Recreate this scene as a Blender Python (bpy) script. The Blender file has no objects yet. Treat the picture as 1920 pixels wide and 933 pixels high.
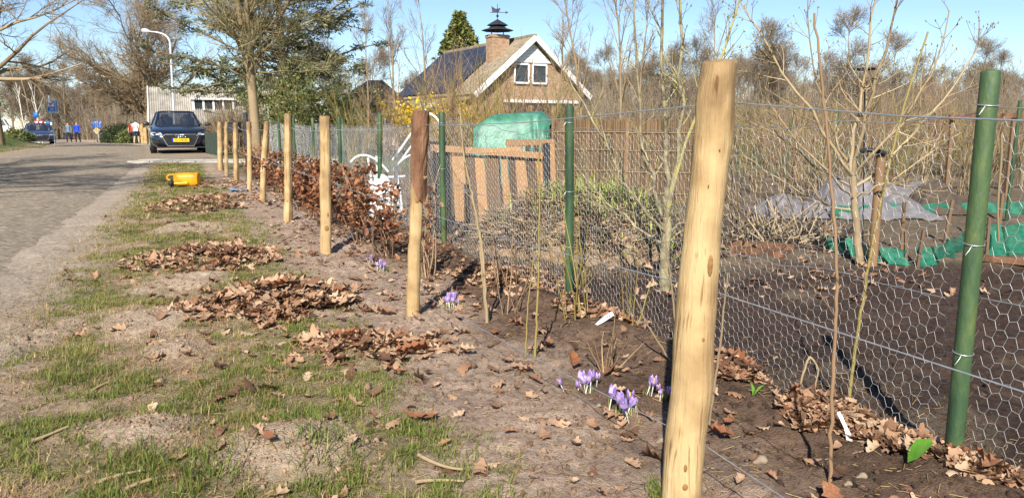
import bpy, bmesh, math, random
import numpy as np
from mathutils import Vector, Matrix

# ---------------------------------------------------------------- camera, sky, sun, exposure
SC = bpy.context.scene
COL = SC.collection
F = 1423.0; CAMH = 1.05; PITCH = math.radians(9.12)
cam_d = bpy.data.cameras.new('camera'); cam = bpy.data.objects.new('camera', cam_d); COL.objects.link(cam)
cam.location = (0, 0, CAMH); cam.rotation_euler = (math.radians(90) - PITCH, 0, 0)
cam_d.sensor_fit = 'HORIZONTAL'; cam_d.sensor_width = 36.0; cam_d.lens = F / 1920 * 36.0
cam_d.clip_start = 0.05; cam_d.clip_end = 2000
SC.camera = cam

SUN_EL = math.radians(37.0); SUN_AZ = math.radians(9.6)      # light travels towards +Y, 9.6 degrees to the right
world = bpy.data.worlds.new('World'); SC.world = world; world.use_nodes = True
wn = world.node_tree.nodes; wl = world.node_tree.links
wn.clear()
wo = wn.new('ShaderNodeOutputWorld'); wb = wn.new('ShaderNodeBackground'); sky = wn.new('ShaderNodeTexSky')
sky.sky_type = 'NISHITA'; sky.sun_disc = False; sky.sun_elevation = SUN_EL
sky.sun_rotation = math.pi + SUN_AZ
sky.air_density = 1.0; sky.dust_density = 0.1; sky.ozone_density = 3.6; sky.altitude = 900
wb.inputs['Strength'].default_value = 0.084
wl.new(sky.outputs[0], wb.inputs[0]); wl.new(wb.outputs[0], wo.inputs[0])
sun_d = bpy.data.lights.new('sun', 'SUN'); sun = bpy.data.objects.new('sun', sun_d); COL.objects.link(sun)
sun_d.energy = 4.6; sun_d.angle = math.radians(0.5); sun_d.color = (1.0, 0.945, 0.86)
sdir = Vector((math.sin(SUN_AZ) * math.cos(SUN_EL), math.cos(SUN_AZ) * math.cos(SUN_EL), -math.sin(SUN_EL)))
sun.rotation_euler = sdir.to_track_quat('-Z', 'Y').to_euler()
SC.view_settings.view_transform = 'Standard'; SC.view_settings.look = 'None'
SC.view_settings.exposure = 0.88; SC.view_settings.gamma = 1.0
SC.view_settings.use_curve_mapping = False

# ---------------------------------------------------------------- helpers
rs = np.random.RandomState(7)
random.seed(7)
_perm = np.random.RandomState(99).rand(256, 256)
def vnoise(x, y, s=0):
    x = np.asarray(x, float) + s * 17.31; y = np.asarray(y, float) + s * 9.77
    xi = np.floor(x).astype(int); yi = np.floor(y).astype(int); fx = x - xi; fy = y - yi
    fx = fx * fx * (3 - 2 * fx); fy = fy * fy * (3 - 2 * fy)
    g = lambda a, b: _perm[a & 255, b & 255]
    return (g(xi, yi) * (1 - fx) + g(xi + 1, yi) * fx) * (1 - fy) + (g(xi, yi + 1) * (1 - fx) + g(xi + 1, yi + 1) * fx) * fy
def fbm(x, y, o=4, s=0):
    t = 0; a = .5; n = 0
    for i in range(o):
        t = t + a * vnoise(x * 2 ** i, y * 2 ** i, s + i); n += a; a *= .5
    return t / n
def sstep(a, b, x):
    t = np.clip((np.asarray(x, float) - a) / (b - a), 0, 1); return t * t * (3 - 2 * t)
def norm(v):
    return v / (np.linalg.norm(v, axis=-1, keepdims=True) + 1e-12)

def at(px, py, Y):
    a = (px - 960) / F; b = -(py - 466.5) / F
    d = np.array([a, math.cos(PITCH) + b * math.sin(PITCH), -math.sin(PITCH) + b * math.cos(PITCH)])
    t = Y / d[1]; return np.array([d[0] * t, Y, CAMH + d[2] * t])

# terrain: road edges and height profile
_KY = np.array([-30, -5, 5.45, 14, 22, 35, 50, 64, 80, 120, 300.]); _KX = np.array([10.85, .6, -3.68, -7.2, -10.6, -16.4, -24.5, -34.2, -47, -85, -280.])
_sy = np.linspace(-30, 300, 3301)
def _smooth(v, n=61):
    p = np.pad(v, n // 2, mode='reflect', reflect_type='odd'); return np.convolve(p, np.ones(n) / n, 'valid')
_sx = _smooth(np.interp(_sy, _KY, _KX), 81)
def roadR(y): return np.interp(y, _sy, _sx)
def roadL(y): return np.interp(y, _sy, _sx) - np.interp(y, [0, 22, 50, 80], [4.9, 4.9, 5.4, 6.5])
_pz = _smooth(np.interp(_sy, [-30, 12, 19, 26, 33, 45, 64, 90, 300], [0, 0, .07, .19, .14, 0, -.26, -.3, -.3]), 41)
def zbase(x, y):
    z = np.interp(y, _sy, _pz)
    d = roadL(y) - x
    w = sstep(14, 24, y) * (1 - sstep(44, 56, y))
    return z + .95 * sstep(.5, 4.0, d) * w
def gpt(px, py):
    lo = .3; hi = 300.
    for _ in range(60):
        m = (lo + hi) / 2; p = at(px, py, m)
        if p[2] > zbase(p[0], p[1]): lo = m
        else: hi = m
    p = at(px, py, lo); return p

W_BASE = [(1275, 948), (773, 594), (611, 472), (538, 416), (491, 381), (467, 359), (443.4, 346), (425, 329), (413, 318)]
W_TOP = [(1347, 117), (780, 208), (611, 219), (538, 214), (498, 229), (467, 229), (443.4, 231), (425, 229), (412, 229)]
WP = [gpt(*p) for p in W_BASE]
_wf = np.polyfit([p[1] for p in WP], [p[0] for p in WP], 1)
def fenceX(y): return _wf[0] * np.asarray(y, float) + _wf[1]
GP = [gpt(1785, 872), gpt(1068, 552), gpt(832, 462), gpt(712, 403)]

def ell(px, py, rx, ry):
    c = gpt(px, py); a = abs(gpt(px + rx, py)[0] - c[0]); b = abs(gpt(px, py - ry)[1] - gpt(px, py + ry)[1]) / 2
    return (c[0], c[1], a, b)
SAND = [ell(*e) for e in [(352, 430, 80, 13), (335, 530, 100, 24), (285, 603, 130, 30), (255, 812, 150, 45), (555, 850, 175, 60), (330, 660, 60, 22), (60, 640, 60, 60)]]
PILES = [ell(*e) for e in [(385, 386, 95, 15), (405, 490, 130, 20), (525, 570, 150, 34), (690, 655, 130, 26), (415, 348, 55, 8)]]
BERM = [ell(*e) for e in [(1130, 590, 90, 22), (1370, 710, 70, 25), (1580, 800, 110, 35), (1730, 850, 110, 40), (1860, 905, 90, 35), (960, 520, 110, 25)]]
def efield(lst, x, y, soft=.5):
    m = np.zeros(np.shape(x))
    n = .35 * (fbm(np.asarray(x) * 4, np.asarray(y) * 4, 3, 5) - .5) * 2
    for (cx, cy, a, b) in lst:
        r = np.sqrt(((x - cx) / a) ** 2 + ((y - cy) / b) ** 2) + n
        m = np.maximum(m, 1 - sstep(1 - soft, 1.1, r))
    return m
def bedmask(x, y):
    s = x - fenceX(y)
    e = .25 * (fbm(x * 2, y * 2, 3, 8) - .5)
    return sstep(.98, 1.15, s + e) * (1 - sstep(5.3, 5.9, y + e * 2 - .12 * x)) 
def zg(x, y):
    x = np.asarray(x, float); y = np.asarray(y, float)
    z = zbase(x, y)
    onroad = sstep(-.35, .15, x - roadR(y)) + sstep(-.35, .15, roadL(y) - x)
    onroad = np.clip(onroad, 0, 1)
    near = 1 - sstep(14, 30, y)
    s = x - fenceX(y)
    z = z - .03 * (1 - onroad)
    lump = (fbm(x * 2.2, y * 2.2, 3, 1) - .5) * .06 + (fbm(x * 9, y * 9, 3, 2) - .5) * .035
    soil = sstep(-.6, -.2, s)
    lump = lump + (.35 + .65 * soil) * ((fbm(x * 15, y * 15, 3, 3) - .5) * .045 + (vnoise(x * 33, y * 33, 6) - .5) * .012)
    z = z + lump * near * onroad
    z = z + near * onroad * (.045 * efield(SAND, x, y, .7) * (.55 + .9 * fbm(x * 9, y * 9, 3, 4)) + .05 * efield(PILES, x, y, .8) * .5)
    z = z + near * (.05 * np.exp(-((s - .9) / .18) ** 2) * (1 - sstep(7, 9, y)) - .05 * bedmask(x, y))
    return z
def gz(x, y): return float(zg(np.array([x]), np.array([y]))[0])
def gp(px, py):
    p = gpt(px, py); return np.array([p[0], p[1], gz(p[0], p[1])])

# mesh builder -------------------------------------------------
class MB:
    def __init__(s): s.V = []; s.Fq = []; s.Ft = []; s.n = 0; s.A = []; s.Mq = []; s.Mt = []
    def add(s, V, Fc, rnd=None, m=0):
        V = np.asarray(V, float).reshape(-1, 3); Fc = np.asarray(Fc, int)
        s.V.append(V)
        if len(Fc):
            if Fc.shape[1] == 4: s.Fq.append(Fc + s.n); s.Mq.append(np.full(len(Fc), m))
            else: s.Ft.append(Fc + s.n); s.Mt.append(np.full(len(Fc), m))
        s.A.append(np.full(len(V), .5) if rnd is None else np.broadcast_to(np.asarray(rnd, float), (len(V),)))
        s.n += len(V); return s
    def mesh(s, name, smooth=True):
        me = bpy.data.meshes.new(name)
        V = np.concatenate(s.V) if s.V else np.zeros((0, 3))
        q = np.concatenate(s.Fq) if s.Fq else np.zeros((0, 4), int); t = np.concatenate(s.Ft) if s.Ft else np.zeros((0, 3), int)
        me.vertices.add(len(V)); me.vertices.foreach_set('co', V.astype(np.float32).ravel())
        nl = len(q) * 4 + len(t) * 3; me.loops.add(nl); me.polygons.add(len(q) + len(t))
        me.loops.foreach_set('vertex_index', np.concatenate([q.ravel(), t.ravel()]).astype(np.int32))
        st = np.concatenate([np.arange(len(q)) * 4, len(q) * 4 + np.arange(len(t)) * 3]).astype(np.int32)
        me.polygons.foreach_set('loop_start', st)
        mi = np.concatenate((s.Mq or [np.zeros(0)]) + (s.Mt or [np.zeros(0)])).astype(np.int32)
        me.polygons.foreach_set('material_index', mi)
        me.polygons.foreach_set('use_smooth', np.full(len(q) + len(t), smooth))
        at_ = me.attributes.new('rnd', 'FLOAT', 'POINT'); at_.data.foreach_set('value', np.concatenate(s.A).astype(np.float32))
        me.update(calc_edges=True); me.validate()
        return me
    # shapes
    def tubes(s, P, R, n=4, cap=False, rnd=None, m=0):
        P = np.asarray(P, float); R = np.asarray(R, float)
        if P.ndim == 2: P = P[None]; R = R[None]
        N, K, _ = P.shape
        T = np.empty_like(P); T[:, 1:-1] = P[:, 2:] - P[:, :-2]; T[:, 0] = P[:, 1] - P[:, 0]; T[:, -1] = P[:, -1] - P[:, -2]
        T = norm(T)
        D0 = norm(P[:, -1] - P[:, 0] + 1e-9)
        ref = np.where((np.abs(D0[:, 2]) > .8)[:, None], np.array([1., .13, 0]), np.array([.11, .07, 1.]))
        U = norm(np.cross(T, ref[:, None, :])); Wv = np.cross(T, U)
        a = np.arange(n) * 2 * math.pi / n
        ring = P[:, :, None, :] + R[:, :, None, None] * (np.cos(a)[None, None, :, None] * U[:, :, None, :] + np.sin(a)[None, None, :, None] * Wv[:, :, None, :])
        V = ring.reshape(-1, 3)
        i = np.arange(N)[:, None, None] * K * n; k = np.arange(K - 1)[None, :, None] * n; j = np.arange(n)[None, None, :]; j2 = (j + 1) % n
        Fc = np.stack([i + k + j, i + k + j2, i + k + n + j2, i + k + n + j], -1).reshape(-1, 4)
        r = None if rnd is None else np.repeat(np.asarray(rnd, float), K * n) if np.ndim(rnd) else rnd
        base = s.n; s.add(V, Fc, r, m)
        if cap:
            for q in range(N):
                for kk, rev in ((0, True), (K - 1, False)):
                    c = P[q, kk]; idx = q * K * n + kk * n + np.arange(n)
                    vv = V[idx]; f = [[j_, (j_ + 1) % n, n] for j_ in range(n)]
                    if rev: f = [x[::-1] for x in f]
                    s.add(np.vstack([vv, c]), f, None if r is None else (r if not np.ndim(r) else r[0]), m)
        return s
    def segs(s, P0, P1, r0, r1=None, n=3, rnd=None, m=0):
        P0 = np.asarray(P0, float); P1 = np.asarray(P1, float); r1 = r0 if r1 is None else r1
        R = np.stack([np.broadcast_to(r0, (len(P0),)), np.broadcast_to(r1, (len(P0),))], 1)
        return s.tubes(np.stack([P0, P1], 1), R, n, rnd=rnd, m=m)
    def box(s, c, size, M=None, rnd=None, m=0, bev=0.0):
        hx, hy, hz = [v / 2 for v in size]
        b = min(bev, hx * .9, hy * .9, hz * .9)
        if b > 0:
            bm = bmesh.new(); bmesh.ops.create_cube(bm, size=1)
            for v in bm.verts: v.co = Vector((v.co.x * size[0], v.co.y * size[1], v.co.z * size[2]))
            bmesh.ops.bevel(bm, geom=bm.edges[:], offset=b, segments=1, affect='EDGES')
            bm.verts.index_update(); V = np.array([v.co[:] for v in bm.verts])
            q = [[v.index for v in f.verts] for f in bm.faces if len(f.verts) == 4]; t = [[v.index for v in f.verts] for f in bm.faces if len(f.verts) == 3]
            bm.free()
        else:
            V = np.array([[x, y, z] for x in (-hx, hx) for y in (-hy, hy) for z in (-hz, hz)])
            q = [[0, 1, 3, 2], [4, 6, 7, 5], [0, 4, 5, 1], [2, 3, 7, 6], [0, 2, 6, 4], [1, 5, 7, 3]]; t = []
        if M is not None: V = V @ np.asarray(M, float).T
        V = V + np.asarray(c, float); base = s.n
        s.add(V, q, rnd, m)
        if t: s.Ft.append(np.asarray(t) + base); s.Mt.append(np.full(len(t), m))
        return s
    def bar(s, p0, p1, w, h, rnd=None, m=0, bev=0.0, up=(0, 0, 1)):
        p0 = np.asarray(p0, float); p1 = np.asarray(p1, float); d = p1 - p0; L = np.linalg.norm(d); d = d / L
        u = np.asarray(up, float)
        if abs(np.dot(u, d)) > .98: u = np.array([0, 1., 0])
        sx = norm(np.cross(d, u)); sz = np.cross(sx, d)
        return s.box((p0 + p1) / 2, (w, L, h), np.stack([sx, d, sz], 1), rnd, m, bev)
    def lathe(s, prof, n=16, c=(0, 0, 0), axis='z', rnd=None, m=0):
        K = len(prof); a = np.arange(n) * 2 * math.pi / n
        V = np.array([[r * math.cos(t), r * math.sin(t), z] for r, z in prof for t in a])
        if axis == 'x': V = V[:, [2, 0, 1]]
        if axis == 'y': V = V[:, [1, 2, 0]]
        Fc = [[k * n + j, k * n + (j + 1) % n, (k + 1) * n + (j + 1) % n, (k + 1) * n + j] for k in range(K - 1) for j in range(n)]
        return s.add(V + np.asarray(c, float), Fc, rnd, m)
    def inst(s, TV, TF, M, pos, rnd=None, m=0):           # many copies of a template: M (N,3,3), pos (N,3)
        N = len(pos); V = np.einsum('nij,kj->nki', M, TV) + pos[:, None, :]
        Fc = (np.asarray(TF)[None] + (np.arange(N) * len(TV))[:, None, None]).reshape(-1, len(TF[0]))
        return s.add(V.reshape(-1, 3), Fc, None if rnd is None else np.repeat(rnd, len(TV)), m)
    def poly(s, pts, rnd=None, m=0):
        pts = np.asarray(pts, float); c = pts.mean(0); n = len(pts)
        return s.add(np.vstack([pts, c]), [[i, (i + 1) % n, n] for i in range(n)], rnd, m)
    def prism(s, pts, off, rnd=None, m=0):                # polygon extruded by vector off
        pts = np.asarray(pts, float); n = len(pts); o = np.asarray(off, float)
        s.poly(pts[::-1], rnd, m); s.poly(pts + o, rnd, m)
        return s.add(np.vstack([pts, pts + o]), [[i, (i + 1) % n, n + (i + 1) % n, n + i] for i in range(n)], rnd, m)

def rotm(rng, N, tilt=1.0):
    """random rotations: yaw uniform, tilt about random horizontal axis"""
    yaw = rng.uniform(0, 2 * math.pi, N); ax = rng.uniform(0, 2 * math.pi, N); t = np.asarray(tilt) * rng.randn(N)
    cz, sz = np.cos(yaw), np.sin(yaw); Z = np.zeros((N, 3, 3)); Z[:, 0, 0] = cz; Z[:, 0, 1] = -sz; Z[:, 1, 0] = sz; Z[:, 1, 1] = cz; Z[:, 2, 2] = 1
    k = np.stack([np.cos(ax), np.sin(ax), np.zeros(N)], 1); K = np.zeros((N, 3, 3))
    K[:, 0, 2] = k[:, 1]; K[:, 1, 2] = -k[:, 0]; K[:, 2, 0] = -k[:, 1]; K[:, 2, 1] = k[:, 0]
    I = np.eye(3)[None]; R = I + np.sin(t)[:, None, None] * K + (1 - np.cos(t))[:, None, None] * (K @ K)
    return R @ Z

def obj(name, mb, mat, parent=None, kind=None, smooth=True, label=None):
    me = mb.mesh(name, smooth) if isinstance(mb, MB) else mb
    if mat is not None and not len(me.materials):
        for mm in (mat if isinstance(mat, (list, tuple)) else [mat]): me.materials.append(mm)
    o = bpy.data.objects.new(name, me); COL.objects.link(o)
    if parent is not None:
        o.parent = parent
        if parent.parent is None and not parent.get('_local'): o.matrix_parent_inverse = Matrix.Translation(-Vector(parent.location))
    if kind: o['kind'] = kind
    if label: o['label'] = label
    return o
def tag(o, label, cat, group=None):
    o['label'] = label; o['category'] = cat
    if group: o['group'] = group
    return o
def thing(name, label, cat, loc=(0, 0, 0), group=None, local=False, rz=0, sc=1):
    o = bpy.data.objects.new(name, None); COL.objects.link(o); o.location = [float(v) for v in loc]; o.empty_display_size = .1
    if local: o['_local'] = 1; o.rotation_euler = (0, 0, rz); o.scale = (sc, sc, sc)
    return tag(o, label, cat, group)
def copy_thing(root, loc, rz=0, sc=1, label=None, group=None):
    r = root.copy(); COL.objects.link(r); r.location = [float(v) for v in loc]; r.rotation_euler = (0, 0, rz)
    r.scale = sc if isinstance(sc, tuple) else (sc, sc, sc)
    if label: r['label'] = label
    if group: r['group'] = group
    def rec(src, dst):
        for ch in src.children:
            c = ch.copy(); COL.objects.link(c); c.parent = dst; rec(ch, c)
    rec(root, r); return r

# materials ----------------------------------------------------
def lin(h): return tuple(((v / 255) / 12.92 if v / 255 < .04045 else ((v / 255 + .055) / 1.055) ** 2.4) for v in h)
def mat(name, cols, scale=6., rough=.85, bump=0., bscale=60., attr=0., stretch=(1, 1, 1), metal=0., spec=.3, coat=0., trans=0., alpha=None, detail=5., colattr=None, sss=0.):
    m = bpy.data.materials.new(name); m.use_nodes = True; nt = m.node_tree; N = nt.nodes; L = nt.links
    b = N['Principled BSDF']; b.inputs['Roughness'].default_value = rough; b.inputs['Metallic'].default_value = metal
    b.inputs['Specular IOR Level'].default_value = spec; b.inputs['Coat Weight'].default_value = coat
    tc = N.new('ShaderNodeTexCoord'); mp = N.new('ShaderNodeMapping'); mp.inputs['Scale'].default_value = stretch
    L.new(tc.outputs['Object'], mp.inputs[0])
    nz = N.new('ShaderNodeTexNoise'); nz.inputs['Scale'].default_value = scale; nz.inputs['Detail'].default_value = detail; nz.inputs['Roughness'].default_value = .62
    L.new(mp.outputs[0], nz.inputs['Vector'])
    rp = N.new('ShaderNodeValToRGB'); rp.color_ramp.interpolation = 'LINEAR'
    el = rp.color_ramp.elements; k = len(cols)
    while len(el) < k: el.new(.5)
    for i, c in enumerate(cols):
        el[i].position = (.3 + .4 * i / max(1, k - 1)) if attr < .5 else (.15 + .7 * i / max(1, k - 1)); el[i].color = (*c, 1)
    fac = nz.outputs['Fac']
    if attr > 0:
        an = N.new('ShaderNodeAttribute'); an.attribute_name = 'rnd'
        mx = N.new('ShaderNodeMix'); mx.inputs[0].default_value = attr
        L.new(nz.outputs['Fac'], mx.inputs[2]); L.new(an.outputs['Fac'], mx.inputs[3]); fac = mx.outputs[0]
    L.new(fac, rp.inputs[0]); colo = rp.outputs[0]
    if colattr:
        ca = N.new('ShaderNodeAttribute'); ca.attribute_name = colattr
        mm = N.new('ShaderNodeMix'); mm.data_type = 'RGBA'; mm.blend_type = 'MULTIPLY'; mm.inputs[0].default_value = 1
        L.new(ca.outputs['Color'], mm.inputs[6]); L.new(rp.outputs[0], mm.inputs[7]); colo = mm.outputs[2]
    L.new(colo, b.inputs['Base Color'])
    if bump:
        n2 = N.new('ShaderNodeTexNoise'); n2.inputs['Scale'].default_value = bscale; n2.inputs['Detail'].default_value = 6; n2.inputs['Roughness'].default_value = .65
        L.new(mp.outputs[0], n2.inputs['Vector']); bp = N.new('ShaderNodeBump'); bp.inputs['Strength'].default_value = bump; bp.inputs['Distance'].default_value = .02
        L.new(n2.outputs['Fac'], bp.inputs['Height']); L.new(bp.outputs[0], b.inputs['Normal'])
    if trans or alpha is not None:
        if trans:                                          # leaf translucency
            tr = N.new('ShaderNodeBsdfTranslucent'); L.new(colo, tr.inputs[0]); ms = N.new('ShaderNodeMixShader'); ms.inputs[0].default_value = trans
            L.new(b.outputs[0], ms.inputs[1]); L.new(tr.outputs[0], ms.inputs[2])
        else:
            tr = N.new('ShaderNodeBsdfTransparent'); ms = N.new('ShaderNodeMixShader'); ms.inputs[0].default_value = alpha
            L.new(tr.outputs[0], ms.inputs[1]); L.new(b.outputs[0], ms.inputs[2])
        L.new(ms.outputs[0], N['Material Output'].inputs[0])
    return m
M = {}
M['ground'] = mat('ground', [(.4, .37, .35), (.82, .8, .78), (1.02, 1.02, 1.02), (1.36, 1.33, 1.28)], 34, .95, 1., 130, colattr='col', spec=.1, detail=8)
M['road'] = mat('road', [lin((92, 82, 70)), lin((134, 120, 102)), lin((154, 140, 120)), lin((200, 186, 162))], 16, .9, .7, 120, spec=.15, detail=10)
M['kerb'] = mat('kerb', [lin((150, 143, 132)), lin((185, 176, 162))], 8, .9, .4, 60)
M['grass'] = mat('grass', [lin((74, 86, 34)), lin((98, 110, 44)), lin((124, 130, 58)), lin((158, 150, 90))], 3, .65, attr=.8, trans=.18)
M['drygrass'] = mat('drygrass', [lin((118, 92, 58)), lin((160, 132, 88)), lin((200, 176, 130))], 3, .8, attr=.8, trans=.15)
M['leaf'] = mat('oak_leaf', [lin((70, 50, 40)), lin((116, 84, 62)), lin((150, 114, 86)), lin((170, 136, 106)), lin((190, 162, 132)), lin((138, 90, 60))], 14, .7, .25, 60, attr=.78, trans=.1)
M['beech'] = mat('beech_leaf', [lin((84, 50, 34)), lin((122, 76, 50)), lin((154, 102, 70)), lin((178, 130, 94))], 10, .65, attr=.8, trans=.2)
M['wood'] = mat('peeled_wood', [lin((104, 84, 60)), lin((156, 130, 92)), lin((188, 162, 118)), lin((206, 182, 140))], 20, .75, .45, 70, stretch=(1, 1, .07), attr=.5, detail=9)
def crack_wood(m):
    nt = m.node_tree; N = nt.nodes; L = nt.links; b = N['Principled BSDF']; src = b.inputs['Base Color'].links[0].from_socket
    tc = N.new('ShaderNodeTexCoord'); mp = N.new('ShaderNodeMapping'); mp.inputs['Scale'].default_value = (1, 1, .035); L.new(tc.outputs['Object'], mp.inputs[0])
    nz = N.new('ShaderNodeTexNoise'); nz.inputs['Scale'].default_value = 75; nz.inputs['Detail'].default_value = 3; L.new(mp.outputs[0], nz.inputs['Vector'])
    rp = N.new('ShaderNodeValToRGB'); rp.color_ramp.elements[0].position = .60; rp.color_ramp.elements[0].color = (1, 1, 1, 1); rp.color_ramp.elements[1].position = .70; rp.color_ramp.elements[1].color = (.45, .38, .3, 1); L.new(nz.outputs['Fac'], rp.inputs[0])
    n2 = N.new('ShaderNodeTexNoise'); n2.inputs['Scale'].default_value = 7; n2.inputs['Detail'].default_value = 6; L.new(tc.outputs['Object'], n2.inputs['Vector'])
    r2 = N.new('ShaderNodeValToRGB'); r2.color_ramp.elements[0].position = .36; r2.color_ramp.elements[0].color = (.72, .65, .58, 1); r2.color_ramp.elements[1].position = .58; r2.color_ramp.elements[1].color = (1.05, 1.03, 1, 1); L.new(n2.outputs['Fac'], r2.inputs[0])
    c = src
    for q in (rp, r2):
        mm = N.new('ShaderNodeMix'); mm.data_type = 'RGBA'; mm.blend_type = 'MULTIPLY'; mm.inputs[0].default_value = 1; L.new(c, mm.inputs[6]); L.new(q.outputs[0], mm.inputs[7]); c = mm.outputs[2]
    L.new(c, b.inputs['Base Color'])
crack_wood(M['wood'])
M['woodend'] = mat('weathered_wood', [lin((96, 74, 52)), lin((136, 108, 78)), lin((160, 132, 98))], 9, .85, .5, 50, stretch=(1, 1, .2))
M['bark'] = mat('rough_bark', [lin((70, 48, 36)), lin((112, 80, 58)), lin((142, 104, 78))], 14, .95, 1., 45, stretch=(1, 1, .3))
M['knot'] = mat('knot', [lin((122, 88, 52)), lin((158, 120, 76))], 30, .8, .4, 60)
M['wire'] = mat('galvanised_wire', [(.42, .44, .46), (.62, .64, .66)], 40, .42, metal=.75, spec=.5)
M['net'] = mat('hexagonal_netting', [(.5, .5, .5), (.72, .72, .71)], 30, .45, metal=.55, spec=.5)
M['greenpost'] = mat('green_coated_steel', [lin((34, 54, 36)), lin((50, 74, 48)), lin((68, 90, 54)), lin((104, 110, 56))], 11, .55, .25, 80, stretch=(1, 1, .3), spec=.45, detail=8)
M['plank'] = mat('old_planks', [lin((72, 62, 54)), lin((112, 90, 68)), lin((150, 116, 82)), lin((170, 132, 92))], 8, .85, .5, 60, attr=.7, stretch=(1, 1, .15))
M['black'] = mat('black_plastic', [(.012, .012, .013), (.03, .03, .032)], 8, .5)
M['rubber'] = mat('rubber', [(.012, .012, .012), (.025, .025, .025)], 8, .8)
M['twig'] = mat('brown_twig', [lin((92, 70, 52)), lin((140, 112, 84)), lin((176, 148, 114))], 4, .85, attr=.6)
M['twig_far'] = mat('wood_twig', [lin((98, 84, 68)), lin((134, 118, 98)), lin((162, 146, 124))], 2, .9, attr=.6)
M['oaktwig'] = mat('oak_bark', [lin((96, 80, 60)), lin((140, 120, 92)), lin((172, 152, 120))], 2, .9, attr=.5)
M['olivetwig'] = mat('olive_bark', [lin((106, 96, 66)), lin((146, 134, 98)), lin((174, 162, 122))], 2, .85, attr=.6)
M['appletwig'] = mat('lichen_bark', [lin((86, 76, 62)), lin((130, 118, 92)), lin((160, 150, 108)), lin((176, 166, 84))], 16, .85, .4, 60, attr=.25)
M['paletwig'] = mat('pale_bark', [lin((104, 88, 64)), lin((152, 132, 100)), lin((184, 162, 126))], 10, .8, attr=.5)
M['cane'] = mat('dry_cane', [lin((78, 64, 50)), lin((116, 98, 74)), lin((148, 128, 100)), lin((176, 156, 122))], 3, .85, attr=.85)
M['willow'] = mat('green_stem', [lin((110, 92, 56)), lin((140, 124, 70)), lin((150, 140, 84))], 8, .75, attr=.5)
M['needle'] = mat('cedar_needles', [lin((84, 92, 66)), lin((112, 118, 84)), lin((138, 140, 104)), lin((160, 152, 116))], 1.2, .7, attr=.7, trans=.2)
M['evergreen'] = mat('evergreen_leaf', [lin((78, 90, 46)), lin((106, 116, 62)), lin((136, 140, 84))], 2, .6, attr=.75, trans=.2)
M['darkleaf'] = mat('dark_hedge_leaf', [lin((30, 42, 22)), lin((48, 62, 32)), lin((66, 80, 42))], 2, .6, attr=.75, trans=.1)
M['cypress'] = mat('cypress_leaf', [lin((84, 92, 46)), lin((116, 120, 62)), lin((146, 146, 84))], 2, .75, attr=.7, trans=.15)
M['yellow'] = mat('forsythia_flower', [lin((226, 190, 40)), lin((246, 216, 70))], 5, .6, attr=.7, trans=.3)
M['birch'] = mat('birch_bark', [lin((170, 160, 145)), lin((225, 218, 206))], 6, .8, stretch=(1, 1, 3))
M['soilclod'] = mat('soil_clod', [lin((58, 44, 34)), lin((116, 92, 72)), lin((172, 146, 118))], 8, .95, .6, 60, attr=.8)
M['stone'] = mat('pebble', [lin((110, 94, 78)), lin((158, 142, 122))], 12, .8, attr=.6)
M['brick'] = mat('brick_wall', [lin((136, 110, 86)), lin((160, 132, 106)), lin((180, 154, 128))], 3, .9, .3, 30, stretch=(1, 1, 3))
M['tile'] = mat('roof_tile', [lin((110, 98, 82)), lin((146, 132, 110)), lin((168, 154, 130))], 2.5, .9, .8, 9, stretch=(1, 1, 2))
M['browntile'] = mat('brown_roof_tile', [lin((118, 90, 70)), lin((150, 118, 94)), lin((176, 142, 114))], 2.5, .9, .8, 9)
M['greyroof'] = mat('grey_sheet_roof', [lin((116, 110, 102)), lin((150, 144, 134)), lin((172, 166, 154))], 1.5, .9, .3, 8)
M['panel'] = mat('solar_glass', [lin((40, 44, 56)), lin((60, 64, 76))], 1.5, .55, spec=.3)
M['white'] = mat('white_paint', [(.72, .72, .7), (.82, .82, .8)], 3, .55)
M['lampgrey'] = mat('pale_grey_metal', [(.58, .6, .62), (.68, .7, .72)], 3, .4, metal=.2)
M['glass_dark'] = mat('window_glass', [(.02, .024, .03), (.05, .055, .06)], 2, .08, spec=.7)
M['metal_dark'] = mat('dark_metal', [(.03, .03, .035), (.06, .06, .065)], 6, .5, metal=.4)
M['carblack'] = mat('black_car_paint', [(.006, .008, .016), (.01, .012, .022)], 2, .22, coat=1., spec=.5)
M['carblue'] = mat('dark_blue_car_paint', [(.02, .032, .085), (.03, .045, .11)], 2, .25, coat=1.)
M['carwhite'] = mat('white_car_paint', [(.7, .7, .7), (.76, .76, .76)], 2, .25, coat=1.)
M['carglass'] = mat('car_glass', [(.02, .03, .05), (.03, .045, .07)], 2, .05, spec=.9, alpha=.55)
M['chrome'] = mat('chrome', [(.75, .76, .78), (.85, .86, .88)], 2, .15, metal=1.)
M['lens'] = mat('headlamp_lens', [(.5, .52, .55), (.75, .77, .8)], 20, .12, metal=.5)
M['red'] = mat('red_plastic', [(.45, .02, .02), (.6, .03, .03)], 4, .3)
M['plate'] = mat('yellow_plate', [(.85, .5, .01), (.9, .55, .02)], 3, .4)
M['signblue'] = mat('sign_blue', [(.015, .12, .5), (.02, .16, .56)], 3, .4)
M['ecblue'] = mat('plate_blue', [(.02, .05, .5), (.02, .05, .55)], 3, .4)
M['cany'] = mat('yellow_plastic', [lin((206, 140, 8)), lin((226, 160, 14))], 6, .38, .05, 30, spec=.5)
M['tarp'] = mat('green_tarpaulin', [lin((36, 88, 70)), lin((66, 122, 98)), lin((92, 146, 120))], 4, .45, .5, 14, spec=.5)
M['greennet'] = mat('green_netting', [lin((16, 96, 76)), lin((48, 138, 110))], 30, .8, alpha=.8)
M['fleece'] = mat('white_garden_fleece', [lin((104, 98, 98)), lin((130, 124, 125)), lin((152, 146, 146))], 9, .85, .8, 22, alpha=.74)
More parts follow.
